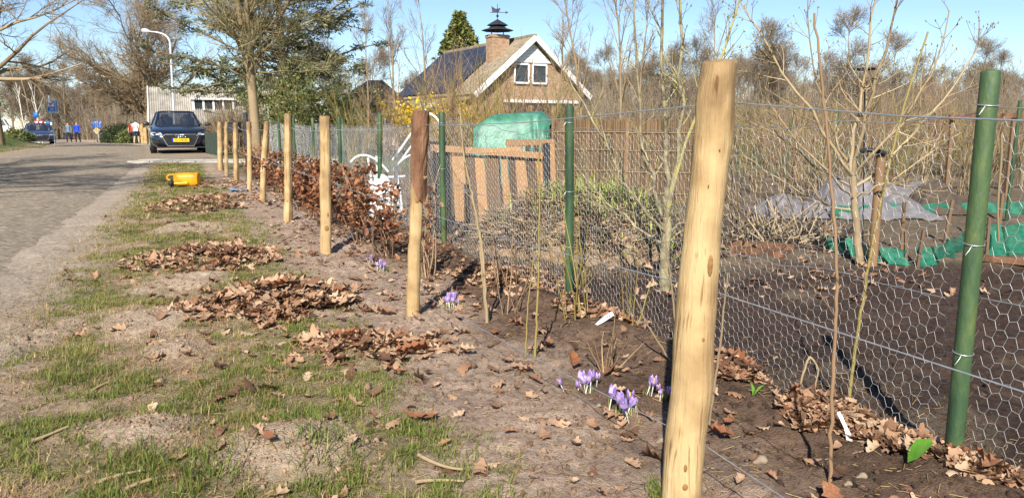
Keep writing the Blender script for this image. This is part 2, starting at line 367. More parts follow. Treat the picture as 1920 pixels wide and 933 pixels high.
M['darkcover'] = mat('dark_ground_cover', [lin((62, 52, 44)), lin((92, 78, 64))], 12, .9, .5, 50)
M['plasticbag'] = mat('white_plastic_bag', [(.5, .5, .49), (.66, .66, .65)], 6, .35, .5, 18, spec=.5)
M['petal'] = mat('crocus_petal', [lin((140, 112, 186)), lin((172, 146, 208)), lin((206, 188, 226))], 30, .6, attr=.8, trans=.25)
M['crocusstem'] = mat('crocus_stem', [lin((214, 206, 190)), lin((236, 230, 214))], 8, .5, trans=.2)
M['crocusleaf'] = mat('crocus_leaf', [lin((86, 116, 44)), lin((150, 164, 72)), lin((196, 200, 110))], 10, .5, attr=.6, trans=.25)
M['freshleaf'] = mat('fresh_green_leaf', [lin((84, 138, 40)), lin((116, 166, 62))], 20, .4, .2, 40, trans=.3)
M['skin'] = mat('skin', [(.55, .33, .23), (.62, .39, .28)], 4, .6)
M['jgrey'] = mat('grey_blue_jacket', [lin((92, 108, 122)), lin((116, 132, 146))], 6, .8)
M['jblue'] = mat('bright_blue_jacket', [lin((20, 60, 190)), lin((32, 78, 212))], 6, .7)
M['navy'] = mat('navy_trousers', [lin((26, 34, 58)), lin((38, 50, 80))], 6, .85)
M['darkcloth'] = mat('black_trousers', [lin((22, 22, 26)), lin((36, 36, 40))], 6, .85)
M['hair'] = mat('grey_hair', [lin((120, 112, 104)), lin((150, 142, 132))], 20, .8)
M['brownhair'] = mat('brown_hair', [lin((70, 46, 34)), lin((96, 64, 46))], 20, .8)
M['wshirt'] = mat('white_shirt', [(.74, .74, .75), (.8, .8, .8)], 6, .8)
M['redcloth'] = mat('red_cloth', [lin((130, 44, 40)), lin((160, 60, 52))], 6, .8)
M['bluebit'] = mat('blue_plastic', [lin((70, 120, 170)), lin((120, 165, 205))], 6, .4)
M['darkgreen'] = mat('dark_green_paint', [(.02, .03, .022), (.035, .05, .036)], 4, .6)
M['reed'] = mat('old_reed', [lin((84, 66, 48)), lin((122, 98, 72)), lin((150, 124, 92))], 3, .9, attr=.8)
M['compost'] = mat('compost', [lin((84, 66, 50)), lin((130, 106, 80)), lin((160, 136, 104))], 9, .95, .9, 30)

# ---------------------------------------------------------------- ground, road, driveway
def rows():
    y = -4.; out = []
    while y < 300:
        out.append(y)
        y += .15 if y < 1.3 else max(.02, .0068 * y) if y < 9 else .013 * y if y < 60 else .05 * y
    return np.array(out + [320.])
def cols():
    c = list(np.arange(-4.6, 3.6, .026)); x = -4.6; st = .03
    while x > -220: st = min(st * 1.05, 12); x -= st; c.insert(0, x)
    x = c[-1]; st = .03
    while x < 220: st = min(st * 1.06, 12); x += st; c.append(x)
    return np.array(c)
def grassmask(x, y):
    s = x - fenceX(y); e = x - roadR(y)
    n = fbm(x * 2.3, y * 2.3, 4, 11)
    n2 = fbm(x * 7, y * 7, 3, 12)
    m = sstep(.36, .52, n * .5 + n2 * .5) 
    m = np.maximum(m, .9 * sstep(.34, .48, n * .4 + n2 * .6) * sstep(3.2, 5., y) * sstep(.7, 1.5, e))
    m = m * sstep(.25, .85, e + .5 * (n2 - .5)) * (1 - sstep(-.62, -.2, s + .6 * (n - .5)))
    return m * (1 - .95 * efield(SAND, x, y)) * (1 - .6 * efield(PILES, x, y, .3)) * (1 - sstep(19, 21, y))
RY, CX = rows(), cols()
GX, GY = np.meshgrid(CX, RY)
gx, gy = GX.ravel(), GY.ravel()
gzv = zg(gx, gy)
def ground_col(x, y):
    s = x - fenceX(y); e = x - roadR(y); l = roadL(y) - x
    n = fbm(x * 3, y * 3, 4, 21)[:, None]; nb = fbm(x * .35, y * .35, 3, 22)[:, None]
    mix = lambda a, b, m: a * (1 - m[:, None]) + np.asarray(b) * m[:, None]
    c = np.broadcast_to(np.array([.42, .305, .205]), (len(x), 3)) * (.8 + .4 * n)                  # verge earth
    c = mix(c, np.array([.54, .41, .295]), efield(SAND, x, y) * .9)
    c = mix(c, np.array([.20, .19, .075]), grassmask(x, y) * .6)
    c = mix(c, np.array([.46, .375, .285]) * (.85 + .3 * n), (1 - sstep(.2, .8, e + .6 * (n[:, 0] - .5))) * (e > -3))
    soil = sstep(-.7, -.35, s + .4 * (n[:, 0] - .5))
    c = mix(c, np.array([.43, .315, .235]) * (.7 + .6 * n), soil)
    c = mix(c, np.array([.17, .11, .075]) * (.6 + .8 * n), sstep(.15, .65, s + .7 * (fbm(x * 2.2, y * 2.2, 3, 23) - .5)))
    gard = sstep(1.0, 1.2, s)
    c = mix(c, np.array([.20, .15, .10]) * (.6 + .8 * n), gard)
    c = mix(c, np.array([.085, .056, .042]) * (.75 + .5 * n), bedmask(x, y) * (1 - .6 * sstep(.56, .66, fbm(x * 1.7, y * 1.7, 3, 24))))
    far = sstep(14, 20, y) * (s > 0)
    c = mix(c, np.array([.13, .13, .06]) * (.6 + .8 * nb), far)
    lb = sstep(.2, .9, l)
    c = mix(c, np.array([.12, .15, .05]) * (.7 + .6 * nb), lb)
    drive = sstep(19, 20.5, y + .3 * n[:, 0]) * (1 - sstep(30, 33, y)) * (e > -1) * (s < .5)
    c = mix(c, np.array([.34, .27, .19]) * (.8 + .4 * n), drive)
    return c
gc = ground_col(gx, gy)
nr, nc = len(RY), len(CX)
ii = np.arange(nr - 1)[:, None] * nc + np.arange(nc - 1)[None, :]
gb = MB().add(np.stack([gx, gy, gzv], 1), np.stack([ii, ii + 1, ii + nc + 1, ii + nc], -1).reshape(-1, 4))
gme = gb.mesh('ground'); ca = gme.color_attributes.new('col', 'FLOAT_COLOR', 'POINT')
ca.data.foreach_set('color', np.concatenate([gc, np.ones((len(gc), 1))], 1).astype(np.float32).ravel())
obj('ground', gme, M['ground'], kind='structure')

ry = np.concatenate([np.arange(-4, 30, .12), np.arange(30, 130, .8)])
edgeR = roadR(ry) + .10 * (fbm(ry * 1.2, ry * 0, 4, 31) - .5) + .05 * (fbm(ry * 6, ry * 0, 2, 32) - .5); edgeL = roadL(ry) + .2 * (fbm(ry * .8, ry * 0, 3, 33) - .5)
u = np.linspace(0, 1, 13); RXg = edgeR[:, None] * (1 - u) + edgeL[:, None] * u; RYg = np.repeat(ry[:, None], 13, 1)
RZg = np.interp(RYg, _sy, _pz) + .004 + .05 * np.sin(u * math.pi)[None, :] * 1.0 - .035 * ((u == 0) | (u == 1))[None, :]
ii = np.arange(len(ry) - 1)[:, None] * 13 + np.arange(12)[None, :]
obj('road', MB().add(np.stack([RXg, RYg, RZg], -1).reshape(-1, 3), np.stack([ii, ii + 13, ii + 14, ii + 1], -1).reshape(-1, 4)), M['road'], kind='structure')
# driveway of concrete slabs beside the road, past the verge
dx0 = float(roadR(21.6)) + .35
drv = obj('driveway', MB().box((dx0 + 2.48, 21.21, np.interp(21.2, _sy, _pz) - .06), (5.7, 1.34, .12)), M['ground'] if False else M['kerb'], kind='structure', smooth=False)
for i in range(9):
    for j in range(2):
        x0 = dx0 + i * .62; y0 = 20.9 + j * .62
        obj('slab', MB().box((x0, y0, np.interp(y0, _sy, _pz) + .0), (.6, .6, .08), rnd=random.random(), bev=.008).mesh('slab', False), M['kerb'], drv)

# ---------------------------------------------------------------- vegetation generator
def walk(rng, p, d, L, k, wander, up):
    N = len(p); P = np.empty((N, k + 1, 3)); P[:, 0] = p; d = d.copy()
    for i in range(k):
        d = norm(d + wander * rng.randn(N, 3) + np.array([0, 0, 1.]) * up)
        P[:, i + 1] = P[:, i] + d * (L / k)[:, None]
    return P
def kids(rng, P, R, n, t0, t1, L, ang, asd, rf, k=3, wander=.15, up=.05, taper=.35, rmin=.001, fall=.5, gaus=None):
    N, K, _ = P.shape; K -= 1
    idx = np.repeat(np.arange(N), n); t = rng.uniform(t0, t1, len(idx)); s = t * K; i = np.minimum(s.astype(int), K - 1); f = (s - i)[:, None]
    p = P[idx, i] * (1 - f) + P[idx, i + 1] * f; T = norm(P[idx, i + 1] - P[idx, i]); r = R[idx, i] * (1 - f[:, 0]) + R[idx, i + 1] * f[:, 0]
    pp = norm(np.cross(T, rng.randn(len(idx), 3))); a = np.radians(ang + asd * rng.randn(len(idx)))[:, None]
    d = np.cos(a) * T + np.sin(a) * pp
    Ls = L * rng.uniform(.55, 1.15, len(idx)) * (1 - fall * (t - t0) / max(1e-6, t1 - t0))
    r0 = np.maximum(r * rf, rmin); Pn = walk(rng, p, d, Ls, k, wander, up)
    Rn = np.maximum(r0[:, None] * np.linspace(1, taper, k + 1)[None], rmin * .7)
    return Pn, Rn
def bare_tree(seed, H, r, spec, lean=(0, 0), trunk_k=8, wander=.05, forks=None):
    """spec: list of dicts for kids(); returns trunk MB, crown MB, last level points"""
    rng = np.random.RandomState(seed)
    P = walk(rng, np.array([[0, 0, -.1]]), np.array([[lean[0], lean[1], 1.]]), np.array([H]), trunk_k, wander, .08); R = r * np.linspace(1, .1, trunk_k + 1)[None] ; R[:, 0] *= 1.25
    tr = MB().tubes(P, R, 9, rnd=np.array([.45])); cr = MB(); lv = [(P, R)]
    for q, sp in enumerate(spec):
        sp = dict(sp); ns = sp.pop('ns', 3); src = sp.pop('src', -1)
        P2, R2 = kids(rng, lv[src][0], lv[src][1], **sp); lv.append((P2, R2))
        (cr).tubes(P2, R2, ns, rnd=rng.rand(len(P2)))
    return tr, cr, lv
def cards(rng, pos, size, asp=.5, rnd=True, tilt=1.2, mb=None, bend=.25):
    """small pointed leaves at pos"""
    mb = mb or MB(); TV = np.array([[0, 0, 0], [.5, asp * .5, bend * .3], [1, 0, 0], [.5, -asp * .5, bend * .3]]); TF = [[0, 1, 2, 3]]
    N = len(pos); Mx = rotm(rng, N, tilt) * (size * rng.uniform(.6, 1.3, N))[:, None, None]
    return mb.inst(TV, TF, Mx, pos, rng.rand(N))
def along(rng, P, n):
    N, K, _ = P.shape; idx = np.repeat(np.arange(N), n); s = rng.uniform(0, K - 1.001, len(idx)); i = s.astype(int); f = (s - i)[:, None]
    return P[idx, i] * (1 - f) + P[idx, i + 1] * f
def put_tree(name, label, loc, tr, cr, mt, mc, group=None, rz=0, sc=1, cat='tree', extra=None):
    t = thing(name, label, cat, loc, group, local=True, rz=rz, sc=sc)
    if tr is not None: obj('trunk', tr, mt, t)
    if cr is not None: obj('crown', cr, mc, t)
    for (nm, mb, mm) in (extra or []): obj(nm, mb, mm, t)
    return t
def onground(px, Y):
    p = at(px, 238, Y); return (p[0], Y, gz(p[0], Y))

# far bare wood trees (variants, then copies)
wood_var = []
for sd, H, wl, wa in ((1, 8.5, .42, 42), (2, 6.5, .6, 50), (3, 9.0, .34, 30), (4, 7.2, .5, 38), (5, 8.0, .46, 56)):
    tr, cr, lv = bare_tree(sd, H, .13, [dict(n=18, t0=.08, t1=.98, L=H * wl, ang=wa, asd=13, rf=.5, k=4, wander=.16, up=.08, ns=4, rmin=.02, fall=.7),
        dict(n=11, t0=.15, t1=1, L=H * .2, ang=38, asd=14, rf=.6, k=3, wander=.15, up=.06, rmin=.014),
        dict(n=10, t0=.1, t1=1, L=H * .105, ang=36, asd=16, rf=.7, k=2, wander=.2, up=.04, rmin=.0085),
        dict(n=2, t0=.3, t1=1, L=H * .06, ang=34, asd=16, rf=.8, k=1, wander=.2, up=.03, rmin=.0065)])
    wood_var.append((tr.mesh('trunk'), cr.mesh('crown')))
wood_root = []
for i, (a, b) in enumerate(wood_var):
    a.materials.append(M['oaktwig']); b.materials.append(M['twig_far'])
rng = np.random.RandomState(5)
def wood(px, Y, sc, label, group, v=None):
    v = int(rng.randint(5)) if v is None else v
    t = thing('bare_tree', label, 'tree', onground(px, Y), group, local=True, rz=rng.uniform(0, 6.28), sc=sc * rng.uniform(.9, 1.1))
    obj('trunk', wood_var[v][0], None, t); obj('crown', wood_var[v][1], None, t)
for i, px in enumerate(np.linspace(-90, 300, 26)):
    wood(px + rng.uniform(-10, 10), rng.uniform(80, 120), .95, 'leafless brown tree in the wood where the road bends away', 'bare trees beyond the road bend')
for i, px in enumerate(np.linspace(1060, 2040, 60)):
    wood(px + rng.uniform(-12, 12), rng.uniform(56, 98), (1.02 if px < 1500 else .9) * rng.uniform(.7, 1.15), 'leafless brown tree in the wood behind the allotments', 'bare trees behind the allotments')
for px, Y, sc in ((620, 60, .95), (700, 75, 1.0), (770, 80, .9), (560, 75, 1.)):
    wood(px, Y, sc, 'leafless brown tree behind the brown tiled roof', 'bare trees behind the houses')
# thicket below the wood: one mass of brush
tb = MB()
for (xa, xb, Ya, Yb, n, h) in ((-120, 300, 78, 100, 3200, 5.5), (1080, 2050, 44, 80, 5200, 4.2), (420, 900, 60, 75, 900, 3.0), (1060, 2060, 58, 96, 1500, 7.2)):
    px = rng.uniform(xa, xb, n); Y = rng.uniform(Ya, Yb, n); X = (px - 960) / (F / .987) * Y
    keep = X > roadR(Y) + 1.0 if xa < 0 and False else np.ones(n, bool)
    if xa < 0: keep = (X > roadR(Y) + 2) | (X < roadL(Y) - 2)
    X, Y = X[keep], Y[keep]; n = len(X); p = np.stack([X, Y, zbase(X, Y) - .1], 1)
    P = walk(rng, p, norm(np.stack([rng.randn(n) * .3, rng.randn(n) * .3, np.ones(n)], 1)), h * rng.uniform(.5, 1.1, n), 3, .12 if h < 7 else .06, .05)
    R = np.full((n, 4), .016 if h < 7 else .026) * np.linspace(1, .4, 4)[None]; tb.tubes(P, R, 3, rnd=rng.rand(n))
    P2, R2 = kids(rng, P, R, 4 if h < 7 else 13, .2, 1, 1.0 if h < 7 else 1.7, 35 if h < 7 else 26, 12, .7, k=2, rmin=.009); tb.tubes(P2, R2, 3, rnd=rng.rand(len(P2)))
o = obj('brushwood', tb, M['twig_far'], kind='stuff'); tag(o, 'brown leafless undergrowth along the foot of the woods', 'undergrowth')

# big spreading oak by the grey roofed barn
tr, cr, lv = bare_tree(31, 9.5, .42, [dict(n=19, t0=.2, t1=.97, L=7.2, ang=56, asd=12, rf=.5, k=6, wander=.16, up=.04, ns=6, rmin=.06),
    dict(n=12, t0=.12, t1=1, L=3.4, ang=40, asd=14, rf=.5, k=4, wander=.18, up=.05, ns=4, rmin=.025),
    dict(n=10, t0=.1, t1=1, L=1.7, ang=36, asd=16, rf=.55, k=3, wander=.2, up=.04, rmin=.013),
    dict(n=5, t0=.15, t1=1, L=.9, ang=36, asd=16, rf=.6, k=2, wander=.2, up=.04, rmin=.009)])
put_tree('oak_tree', 'big spreading leafless oak behind the grey roofed barn', onground(285, 62), tr, cr, M['oaktwig'], M['oaktwig'])
# tree at the edge of the grass bank, its bare branches reach over the sky
tr, cr, lv = bare_tree(47, 10.5, .25, [dict(n=22, t0=.16, t1=.95, L=5.6, ang=62, asd=10, rf=.55, k=6, wander=.16, up=.02, ns=5, rmin=.03, taper=.15),
    dict(n=9, t0=.15, t1=1, L=2.1, ang=40, asd=14, rf=.5, k=4, wander=.2, up=.0, ns=4, rmin=.012),
    dict(n=8, t0=.1, t1=1, L=1.0, ang=38, asd=16, rf=.55, k=3, wander=.2, up=.0, rmin=.007),
    dict(n=4, t0=.15, t1=1, L=.5, ang=36, asd=16, rf=.6, k=2, wander=.2, up=.0, rmin=.005)])
rt_me = (tr.mesh('trunk'), cr.mesh('crown'))
put_tree('roadside_tree', 'leafless tree on the grass bank with long grey branches over the road', onground(-8, 33), rt_me[0], rt_me[1], M['oaktwig'], M['oaktwig'])
# two trees out of the frame beside the road: their branch shadows lie across the asphalt
for (x, y, rz) in ((-11.2, 5.5, 0.), (-14.5, 9.5, 2.)):
    t = thing('roadside_tree', 'leafless roadside tree throwing branch shadows over the asphalt', 'tree', (x, y, gz(x, y)), 'trees across the road', local=True, rz=rz, sc=1.0)
    obj('trunk', rt_me[0], M['oaktwig'], t); obj('crown', rt_me[1], M['oaktwig'], t)
# tree behind the fence with a straight pale trunk, forking above
rng = np.random.RandomState(61)
P0 = np.array([[0, 0, -.1], [.0, 0, .8], [-.03, 0, 1.6], [-.06, .02, 2.3]]); trb = MB().tubes(P0, np.array([.15, .125, .118, .112]), 10, rnd=np.array([.6]))
lim = []
for (dx, dy, L, r) in ((.03, .03, 5, .112), (-.12, -.1, 5, .085), (.3, .2, 4.4, .07), (-.35, .2, 4, .055), (.02, -.3, 4.5, .07)):
    lim.append((walk(rng, np.array([[-.06, .02, 2.2]]), norm(np.array([[dx, dy, .9]])), np.array([float(L)]), 8, .05, .03), r * np.linspace(1, .3, 9)[None]))
Pl = np.concatenate([a for a, _ in lim]); Rl = np.concatenate([b for _, b in lim]); trb.tubes(Pl, Rl, 7, rnd=np.full(5, .5))
crb = MB()
A, B = kids(rng, Pl, Rl, 17, .02, .98, 2.6, 60, 14, .42, k=5, wander=.13, up=.06, rmin=.014); crb.tubes(A, B, 4, rnd=rng.rand(len(A)))
A, B = kids(rng, A, B, 9, .15, 1, 1.15, 38, 12, .55, k=3, wander=.16, up=.04, rmin=.0075); crb.tubes(A, B, 3, rnd=rng.rand(len(A)))
A, B = kids(rng, A, B, 7, .1, 1, .55, 36, 12, .6, k=2, wander=.16, up=.03, rmin=.005); crb.tubes(A, B, 3, rnd=rng.rand(len(A)))
put_tree('street_tree', 'leafless tree with a pale straight trunk standing behind the far fence posts', onground(479, 20.5), trb, crb, M['oaktwig'], M['olivetwig'])

# cedar
rng = np.random.RandomState(71)
P = walk(rng, np.array([[0, 0, 0.]]), np.array([[0, 0, 1.]]), np.array([11.5]), 8, .02, .1); R = .3 * np.linspace(1, .15, 9)[None]
ctr = MB().tubes(P, R, 8, rnd=np.array([.2]))
L1, R1 = kids(rng, P, R, 80, .12, .98, 7.4, 80, 10, .32, k=6, wander=.07, up=.02, rmin=.03, fall=.55); ctr.tubes(L1, R1, 4, rnd=np.full(len(L1), .3))
L2, R2 = kids(rng, L1, R1, 16, .12, 1, 1.9, 52, 14, .5, k=3, wander=.1, up=-.05, rmin=.012); 
L2[:, :, 2] = L2[:, :1, 2] + (L2[:, :, 2] - L2[:, :1, 2]) * .35
fo = MB().tubes(L2, R2, 3, rnd=rng.rand(len(L2)) * .3)
pos = along(rng, L2, 38); N = len(pos); pos = pos + rng.randn(N, 3) * np.array([.1, .1, .05])
cards(rng, pos, .27, .24, mb=fo, tilt=.8)
put_tree('cedar_tree', 'large blue green cedar with layered drooping branches beside the barn', onground(535, 39), ctr, fo, M['oaktwig'], M['needle'])
# cypress behind the house
rng = np.random.RandomState(73); N = 9000
h = rng.rand(N) ** .8; th = rng.uniform(0, 6.28, N); rad = 2.6 * np.clip(np.sin(np.clip(h * 1.02, 0, 1) * math.pi * .9 + .35), .05, 1) ** .7 * (.72 + .3 * rng.rand(N)) * (.85 + .3 * vnoise(th * 2, h * 9, 3))
pos = np.stack([rad * np.cos(th), rad * np.sin(th), 1 + h * 12.2], 1)
cy = cards(rng, pos, .55, .5, tilt=1.3); cyt = MB().tubes(np.array([[0, 0, 0], [0, 0, 6.], [0, 0, 13.]]), np.array([.25, .2, .05]), 7)
put_tree('cypress_tree', 'dense olive green conifer rising behind the solar roof', onground(863, 84), cyt, cy, M['oaktwig'], M['cypress'])

def shrub(seed, n, h, spread, r, leaf=None, lsize=.06, lpn=6, branches=4, k=4, wander=.1, l2=.5):
    rng = np.random.RandomState(seed)
    d = norm(np.stack([rng.randn(n) * spread, rng.randn(n) * spread, np.ones(n)], 1)); p = np.stack([rng.randn(n) * .05 * h, rng.randn(n) * .05 * h, np.full(n, -.03)], 1)
    P = walk(rng, p, d, h * rng.uniform(.6, 1.1, n), k, wander, .03); R = r * rng.uniform(.6, 1.1, n)[:, None] * np.linspace(1, .3, k + 1)[None]
    st = MB().tubes(P, R, 4, rnd=rng.rand(n)); P2 = P
    if branches:
        P2, R2 = kids(rng, P, R, branches, .2, 1, h * .3 * l2 * 2, 35, 14, .6, k=3, wander=.15, up=.04, rmin=r * .25); st.tubes(P2, R2, 3, rnd=rng.rand(len(P2)))
    lf = None
    if leaf: lf = cards(rng, along(rng, P2, lpn) + rng.randn(len(P2) * lpn, 3) * lsize * .4, lsize, .6)
    return st, lf
# evergreen shrubs in front of the cedar
for i, (px, Y, h, sp) in enumerate(((530, 27, 2.7, .4), (585, 29, 3.4, .35), (620, 26, 2.4, .4), (500, 30, 2.6, .35))):
    st, lf = shrub(80 + i, 30, h, sp, .014, True, .12, 8, 7)
    put_tree('evergreen_shrub', 'green leafy evergreen shrub behind the fence by the cedar', onground(px, Y), st, lf, M['willow'], M['evergreen'], 'evergreen shrubs under the cedar', cat='shrub')
# dry tan bushes
for i, (px, Y, h) in enumerate(((425, 27, 1.75), (452, 26, 1.9), (405, 29, 1.6))):
    st, _ = shrub(90 + i, 150, h, .22, .010, None, branches=3)
    put_tree('dry_shrub', 'dense tan leafless shrub of upright twigs by the parked black car', onground(px, Y), st, None, M['cane'], None, 'dry upright shrubs by the parked car', cat='shrub')
# forsythia, and bare shrubs before the house
for i, (px, Y, h) in enumerate(((775, 26, 1.95), (840, 27, 1.85), (880, 28, 1.6))):
    st, lf = shrub(100 + i, 46, h, .4, .012, True, .1, 10, 6)
    put_tree('forsythia', 'yellow flowering forsythia bush in front of the house', onground(px, Y), st, lf, M['willow'], M['yellow'], 'forsythia bushes before the house', cat='shrub')
for i, (px, Y, h, n) in enumerate(((845, 18, 3.1, 26), (905, 17, 2.7, 26), (960, 19, 3.0, 26), (668, 21, 2.2, 30), (725, 24, 2.6, 30), (808, 20, 2.5, 30), (865, 22, 2.8, 40), (935, 23, 2.4, 40), (1000, 22, 2.0, 40), (1060, 24, 2.5, 40))):
    st, _ = shrub(120 + i, n, h, .3, .013, None, branches=9, wander=.1)
    put_tree('bare_shrub', ('tall leafless shrub whose long wands veil the front of the house' if i < 3 else 'leafless twiggy shrub with upright brown stems in front of the house'), onground(px, Y), st, None, M['willow'] if i % 2 else M['twig'], None, 'bare shrubs before the house', cat='shrub')
# slender bare trees by the houses and behind the apple tree
for i, (px, Y, H, lab) in enumerate(((745, 30, 6.2, 'slender leafless birch with fine twigs left of the solar roof'), (800, 33, 6.6, 'slender leafless birch with fine twigs left of the solar roof'), (690, 34, 5.6, 'slender leafless birch with fine twigs left of the solar roof'),
        (1095, 24, 6.0, 'slender leafless tree with upright branches right of the gable'), (1165, 26, 7.0, 'slender leafless tree with upright branches right of the gable'), (1200, 30, 6.5, 'slender leafless tree with upright branches right of the gable'), (1330, 34, 6.4, 'slender leafless tree with upright branches right of the gable'), (1040, 33, 6.4, 'slender leafless tree with upright branches right of the gable'))):
    tr, cr, lv = bare_tree(140 + i, H, .06, [dict(n=16, t0=.12, t1=.95, L=H * .36, ang=26, asd=7, rf=.5, k=4, wander=.07, up=.1, ns=4, rmin=.011),
        dict(n=8, t0=.15, t1=1, L=H * .13, ang=30, asd=10, rf=.55, k=3, wander=.12, up=.06, rmin=.006), dict(n=6, t0=.2, t1=1, L=H * .06, ang=30, asd=12, rf=.6, k=2, wander=.15, up=.03, rmin=.004)])
    put_tree('slender_tree', lab, onground(px, Y), tr, cr, M['oaktwig'], M['twig_far'] if i < 3 else M['oaktwig'], 'birches by the solar roof' if i < 3 else 'slender trees by the gable')
# white birch trunks at the bend
for i, (px, Y, H) in enumerate(((72, 72, 5.6), (50, 74, 5.8))):
    tr, cr, lv = bare_tree(160 + i, H, .09, [dict(n=7, t0=.4, t1=.95, L=2.0, ang=28, asd=8, rf=.6, k=4, wander=.12, up=.12, ns=4, rmin=.03)], lean=(-.15 if i else .03, 0))
    put_tree('birch_tree', 'white stemmed birch behind the dark blue car', onground(px, Y), tr, cr, M['birch'], M['birch'], 'white birches by the bend')
# dark conifer boughs at the left of the bank, clipped hedge at the bend, low evergreens
def leafmass(seed, N, dims, size, asp=.5):
    rng = np.random.RandomState(seed); v = norm(rng.randn(N, 3)); v[:, 2] = np.abs(v[:, 2]); rr = (.75 + .3 * rng.rand(N)) * (.85 + .35 * vnoise(v[:, 0] * 3 + 5, v[:, 1] * 3 + v[:, 2] * 4, seed))
    return cards(rng, v * rr[:, None] * np.array(dims), size, asp, tilt=1.3)
for (px, Y, dims, lab, nm, cnt) in ((238, 60, (2.0, 1.5, 1.5), 'dark clipped evergreen hedge where the road bends', 'hedge', 3800), (252, 57, (1.4, 1.0, 1.1), 'lighter green rounded shrub in front of the clipped hedge', 'shrub', 2200),
        (222, 62, (1.4, 1.2, 1.45), 'tall dark end of the clipped hedge beside the yellow diamond sign', 'hedge', 2500), (32, 46, (.9, .8, .6), 'low dark evergreen bush beside the white car', 'shrub', 1500)):
    loc = onground(px, Y); rngc = np.random.RandomState(3)
    put_tree('evergreen_hedge' if nm == 'hedge' else 'evergreen_bush', lab, (loc[0], loc[1], loc[2] - .05), MB().tubes(np.array([[0, 0, -.1], [.03, 0, dims[2] * .5], [0, .02, dims[2] * .8]]), np.array([.06, .05, .02]), 6), leafmass(int(px), cnt, dims, .16), M['oaktwig'], M['darkleaf'] if nm == 'hedge' else M['evergreen'], cat=nm)
rng = np.random.RandomState(9)
cP = walk(rng, np.array([[0, 0, 0.]]), np.array([[0, 0, 1.]]), np.array([5.5]), 6, .02, .1); cR = .14 * np.linspace(1, .2, 7)[None]; ct = MB().tubes(cP, cR, 7)
A, B = kids(rng, cP, cR, 30, .2, .98, 2.1, 85, 10, .3, k=4, wander=.08, up=-.02, rmin=.015, fall=.6); ct.tubes(A, B, 3)
pf = along(rng, A, 60); cf = cards(rng, pf + rng.randn(len(pf), 3) * .1, .24, .4, tilt=.8)
put_tree('pine_tree', 'dark green conifer at the edge of the grass bank under bare branches', onground(-28, 41), ct, cf, M['oaktwig'], M['evergreen'])

